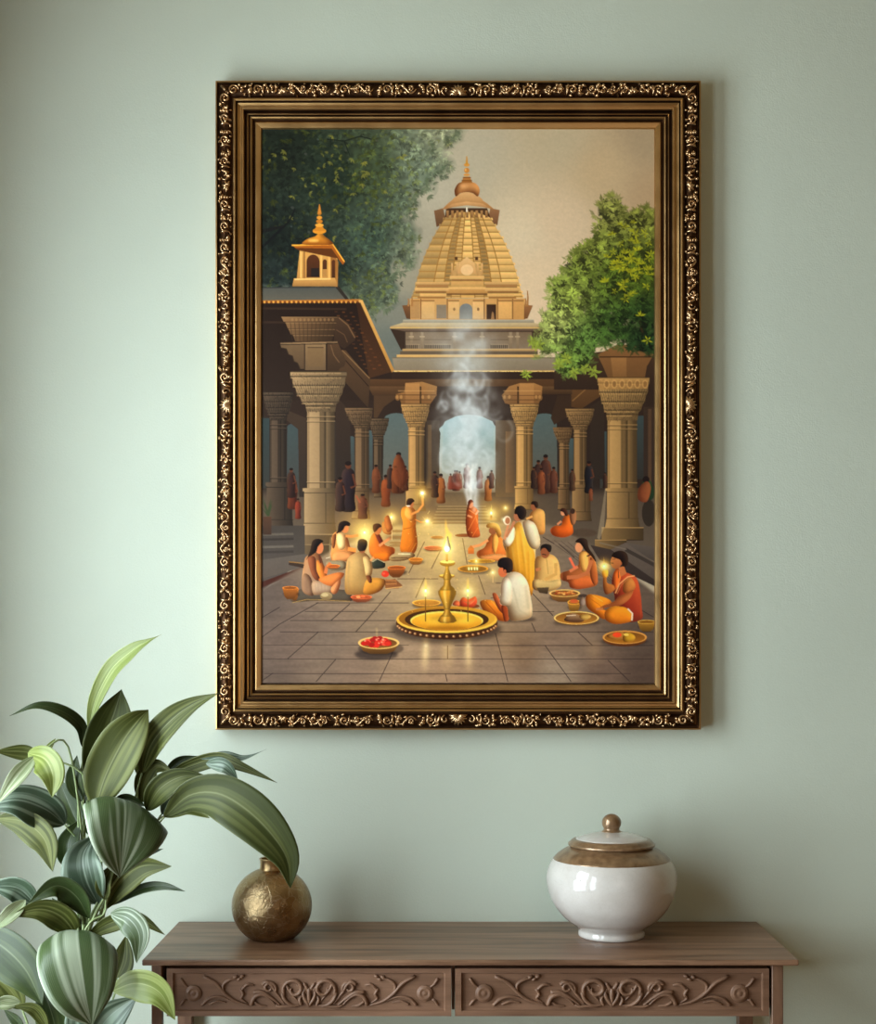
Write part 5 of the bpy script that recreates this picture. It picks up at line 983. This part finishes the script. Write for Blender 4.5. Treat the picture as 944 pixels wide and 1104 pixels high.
# ---------------------------------------------------------------- potted plant
PC = Vector((-.735, -.40, 0))
pl = empty('potted_plant', PC); tag(pl, 'leafy potted houseplant with broad striped arching leaves, left of the wooden table', 'plant')
m = MB(); m.lathe([(.085, 0), (.10, .004), (.112, .10), (.122, .25), (.130, .36), (.136, .37), (.137, .395), (.126, .396), (.122, .37), (.118, .34)], PC, 64); m.build('pot', MAT['pot'], pl, angle=.8)
m = MB(); m.lathe([(.002, .372), (.06, .374), (.117, .366), (.117, .34)], PC, 48); m.build('soil', MAT['soil'], pl)
lr = random.Random(3)
def leaf(mat, path, half, tilt=(0, 0), fold=.35, wide=.42, asym=0, wav=.06, stem=True, curl=0, crown=None, tipn=1.0, yo=0, bp=.72, tr=0, droop=.1):
    """path: (px, py, Y) base to tip; half: half width in px; tilt: turn of the blade about its midrib (deg) at base and tip"""
    NA, NB = 30, 12
    C3 = [W(p[0], p[1], (p[2] if len(p) > 2 else -.45)+yo) for p in path]
    M = spline(C3, NA); vs = []; uvs = []
    sc_ = (CAM_D+C3[len(C3)//2].y)/FPX; ph = lr.uniform(0, 6)
    for i in range(NA+1):
        t = i/NA; tg = (M[min(NA, i+1)]-M[max(0, i-1)]).normalized()
        n2 = Vector((tg.z, 0, -tg.x));
        if n2.length < 1e-4: n2 = Vector((1, 0, 0))
        n2.normalize()
        if tr:
            n2 = Vector((tr, 0, 0)) if i == 0 else prev; n2 = (n2-tg*n2.dot(tg)).normalized(); prev = n2
        dep = tg.cross(n2).normalized()
        if (dep.y > 0) if not tr else (tr > 0) != (True): dep = -dep                 # towards the viewer
        a = math.radians(tilt[0]+(tilt[1]-tilt[0])*t)
        side = n2*math.cos(a)+dep*math.sin(a); up = dep*math.cos(a)-n2*math.sin(a)
        x = t/wide if t < wide else 1+(t-wide)/(1-wide)
        prof = math.sin(PI/2*min(x, 1))**bp if t < wide else max(0, math.cos(PI/2*(x-1)))**(.92*tipn+.1)
        wd = half*sc_*prof
        for j in range(NB+1):
            s = -1+2*j/NB; k = 1+asym*s
            off = side*(s*wd*k*math.cos(fold*abs(s)**.7)) + up*(wd*(math.sin(fold)*abs(s)**1.25-curl*s*s*1.0)+wd*wav*math.sin(ph+t*9+s*1.5)*abs(s))
            off.z -= wd*droop*s*s
            vs.append(M[i]+off); uvs.append(((s+1)/2, t))
    fs = [(i*(NB+1)+j, i*(NB+1)+j+1, (i+1)*(NB+1)+j+1, (i+1)*(NB+1)+j) for i in range(NA) for j in range(NB)]
    me = bpy.data.meshes.new('leaf'); me.from_pydata([tuple(v) for v in vs], [], fs); uvl = me.uv_layers.new(name='UVMap')
    for lp in me.loops: uvl.data[lp.index].uv = uvs[lp.vertex_index]
    for p in me.polygons: p.use_smooth = True
    o = link('leaf', me, MAT[mat], pl); so = o.modifiers.new('blade', 'SOLIDIFY'); so.thickness = .0007; so.offset = 0
    if stem:
        b = M[0]; dr = (M[0]-M[2]).normalized(); cr = crown or (88+lr.uniform(-7, 7), 1012)
        c = W(cr[0], cr[1], -.41+lr.uniform(-.03, .03)); q = PC+Vector((lr.uniform(-.05, .05), lr.uniform(-.04, .04), .37))
        L = (b-c).length; P = [b, b+dr*L*.22+(c-b)*.15, c, c*.5+q*.5+Vector((lr.uniform(-.01, .01), 0, 0)), q] if b.z > c.z+.02 else [b, b+dr*.03+Vector((0, 0, -.02)), b*.4+q*.6, q]
        S_ = spline(P, 26); mb = MB(); mb.tube(S_, [.0016+.0016*i/26 for i in range(27)], 8); mb.build('stem', MAT['stem'], pl)
# back to front; Y further from the wall (more negative) is nearer the viewer
leaf('l', [(95, 788, -.40), (103, 755, -.41), (120, 722, -.43), (142, 702, -.45), (158, 692, -.46), (174, 684, -.46)], 11, (0, 30), .35, .45, tipn=1.9)
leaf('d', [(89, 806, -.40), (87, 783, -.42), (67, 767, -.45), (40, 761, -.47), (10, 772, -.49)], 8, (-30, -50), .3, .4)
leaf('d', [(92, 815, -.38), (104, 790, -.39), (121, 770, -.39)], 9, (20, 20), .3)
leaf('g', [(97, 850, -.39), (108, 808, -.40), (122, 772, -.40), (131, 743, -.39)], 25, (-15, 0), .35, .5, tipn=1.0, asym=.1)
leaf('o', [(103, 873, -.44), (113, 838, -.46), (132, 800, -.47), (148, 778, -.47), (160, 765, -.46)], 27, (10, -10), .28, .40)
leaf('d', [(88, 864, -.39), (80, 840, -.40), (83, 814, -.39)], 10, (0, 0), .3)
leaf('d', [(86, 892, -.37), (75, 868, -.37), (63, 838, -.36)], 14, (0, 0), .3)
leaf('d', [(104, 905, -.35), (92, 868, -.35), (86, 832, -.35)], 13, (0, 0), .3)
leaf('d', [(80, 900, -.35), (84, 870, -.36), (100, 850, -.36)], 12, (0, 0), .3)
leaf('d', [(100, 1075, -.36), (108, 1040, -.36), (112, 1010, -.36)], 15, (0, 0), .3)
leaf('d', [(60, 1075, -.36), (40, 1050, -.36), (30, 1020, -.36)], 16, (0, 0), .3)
leaf('l', [(46, 814, -.44), (53, 805, -.44), (60, 796, -.43)], 3.5, (0, 0), .2, stem=False)
leaf('o', [(42, 813, -.43), (22, 810, -.44), (-6, 810, -.46)], 9, (0, 0), .3)
leaf('l', [(30, 812, -.46), (48, 818, -.49), (57, 836, -.51), (56, 860, -.51)], 17, (0, 20), .3, .45, stem=False)
leaf('p', [(38, 815, -.47), (18, 838, -.50), (-4, 868, -.52)], 10, (0, -10), .4)
leaf('b', [(70, 889, -.42), (48, 872, -.46), (16, 862, -.49), (-22, 872, -.50)], 22, (-10, -20), .25)
leaf('o', [(-4, 882, -.46), (25, 886, -.47), (48, 905, -.48), (57, 940, -.48)], 17, (0, 0), .2, .55, stem=False)
leaf('d', [(74, 938, -.39), (74, 908, -.40), (88, 882, -.39)], 13, (0, 0), .35)
leaf('b', [(106, 975, -.42), (93, 948, -.44), (90, 922, -.44), (103, 900, -.42)], 25, (10, 0), .25)
leaf('d', [(118, 874, -.44), (136, 862, -.45), (158, 869, -.45)], 8, (0, 0), .3, stem=False)
leaf('d', [(130, 935, -.38), (152, 922, -.38), (176, 915, -.38)], 5, (0, 0), .3, stem=False)
leaf('o', [(112, 980, -.40), (128, 952, -.42), (152, 934, -.43), (185, 934, -.44)], 16, (-15, 0), .3, .5)
leaf('d', [(120, 976, -.38), (150, 959, -.40), (175, 955, -.42), (200, 961, -.43)], 6, (20, 20), .3)
leaf('o', [(114, 970, -.43), (112, 950, -.44), (125, 929, -.44)], 9, (0, 0), .3)
leaf('v', [(124, 884, -.42), (131, 862, -.46), (135, 872, -.51), (133, 908, -.53), (129, 946, -.52)], 48, (0, 0), .15, .40, curl=.05, wav=.03, bp=.7, tr=-1, droop=.5, crown=(110, 985))
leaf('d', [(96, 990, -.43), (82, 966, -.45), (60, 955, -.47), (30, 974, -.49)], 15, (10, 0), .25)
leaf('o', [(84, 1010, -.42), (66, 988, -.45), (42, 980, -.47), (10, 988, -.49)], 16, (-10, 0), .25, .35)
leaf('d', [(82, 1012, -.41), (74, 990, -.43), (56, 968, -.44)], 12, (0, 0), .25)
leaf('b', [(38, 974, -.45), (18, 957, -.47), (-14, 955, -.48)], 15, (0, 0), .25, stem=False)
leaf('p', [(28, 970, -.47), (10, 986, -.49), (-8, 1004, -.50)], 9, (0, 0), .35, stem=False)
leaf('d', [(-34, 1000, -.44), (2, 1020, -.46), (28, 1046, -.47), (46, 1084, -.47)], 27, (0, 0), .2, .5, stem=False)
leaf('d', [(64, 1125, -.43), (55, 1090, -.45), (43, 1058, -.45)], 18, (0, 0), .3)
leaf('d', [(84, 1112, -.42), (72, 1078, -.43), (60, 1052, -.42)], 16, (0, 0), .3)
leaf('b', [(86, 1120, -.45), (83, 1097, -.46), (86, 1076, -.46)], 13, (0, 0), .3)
leaf('v', [(90, 1028, -.43), (83, 1003, -.47), (84, 1022, -.52), (91, 1068, -.54), (99, 1106, -.53)], 43, (0, 0), .15, .46, curl=.05, wav=.03, bp=.7, tr=-1, droop=.5)
leaf('b', [(98, 1124, -.42), (118, 1096, -.44), (148, 1074, -.45)], 20, (0, 0), .25)
leaf('l', [(121, 1068, -.46), (147, 1060, -.48), (172, 1070, -.49), (189, 1100, -.49)], 18, (0, 15), .2, .45, crown=(100, 1080))
leaf('o', [(94, 1010, -.42), (119, 995, -.44), (148, 989, -.45), (178, 1008, -.45)], 10, (-10, 0), .25)
leaf('v', [(119, 985, -.47), (138, 990, -.49), (150, 1008, -.50), (147, 1039, -.50)], 15, (0, 10), .2, .45, stem=False)
leaf('o', [(126, 1054, -.43), (133, 1034, -.44), (136, 1008, -.44)], 13, (0, 0), .25)
leaf('o', [(24, 1088, -.42), (10, 1066, -.43), (-12, 1050, -.44)], 14, (0, 0), .25)
leaf('p', [(22, 1080, -.47), (5, 1080, -.48), (-14, 1086, -.49)], 8, (0, 0), .25, stem=False)
leaf('o', [(52, 1110, -.46), (38, 1088, -.47), (15, 1084, -.48)], 8, (0, 0), .3)
leaf('d', [(26, 1110, -.46), (16, 1098, -.46), (4, 1088, -.46)], 6, (0, 0), .3, stem=False)
# right-hand group
leaf('l', [(150, 838, -.43), (151, 802, -.44), (159, 767, -.43)], 9, (0, 0), .3)
leaf('o', [(153, 834, -.44), (163, 803, -.45), (183, 778, -.46), (207, 760, -.47), (236, 747, -.48)], 17, (10, 20), .4, .35, crown=(112, 985))
leaf('o', [(152, 866, -.42), (156, 842, -.43), (168, 826, -.44), (186, 832, -.45)], 12, (0, 10), .3)
leaf('d', [(177, 836, -.40), (193, 821, -.41), (213, 815, -.42)], 6, (0, 0), .3, stem=False)
leaf('o', [(178, 838, -.41), (205, 826, -.43), (236, 818, -.45), (262, 827, -.47), (299, 844, -.48)], 9, (-10, 20), .3, .35)
leaf('b', [(216, 818, -.44), (240, 814, -.45), (262, 817, -.45), (287, 808, -.45)], 5, (20, 30), .3, tipn=2.0, stem=False)
leaf('b', [(222, 823, -.47), (242, 825, -.49), (257, 842, -.49)], 8, (0, 0), .3, stem=False)
leaf('g', [(158, 874, -.45), (172, 851, -.48), (194, 838, -.49), (222, 836, -.49)], 15, (0, 15), .35, .42)
leaf('b', [(174, 878, -.44), (190, 858, -.45), (220, 848, -.45)], 10, (0, 0), .3)
leaf('l', [(176, 880, -.44), (200, 868, -.45), (226, 882, -.45)], 10, (-10, 0), .3)
leaf('g', [(177, 881, -.47), (203, 858, -.50), (233, 855, -.53), (262, 870, -.55), (289, 895, -.56), (309, 925, -.56), (313, 958, -.55)], 27, (-5, 15), .22, .50, crown=(108, 985), tipn=.9)
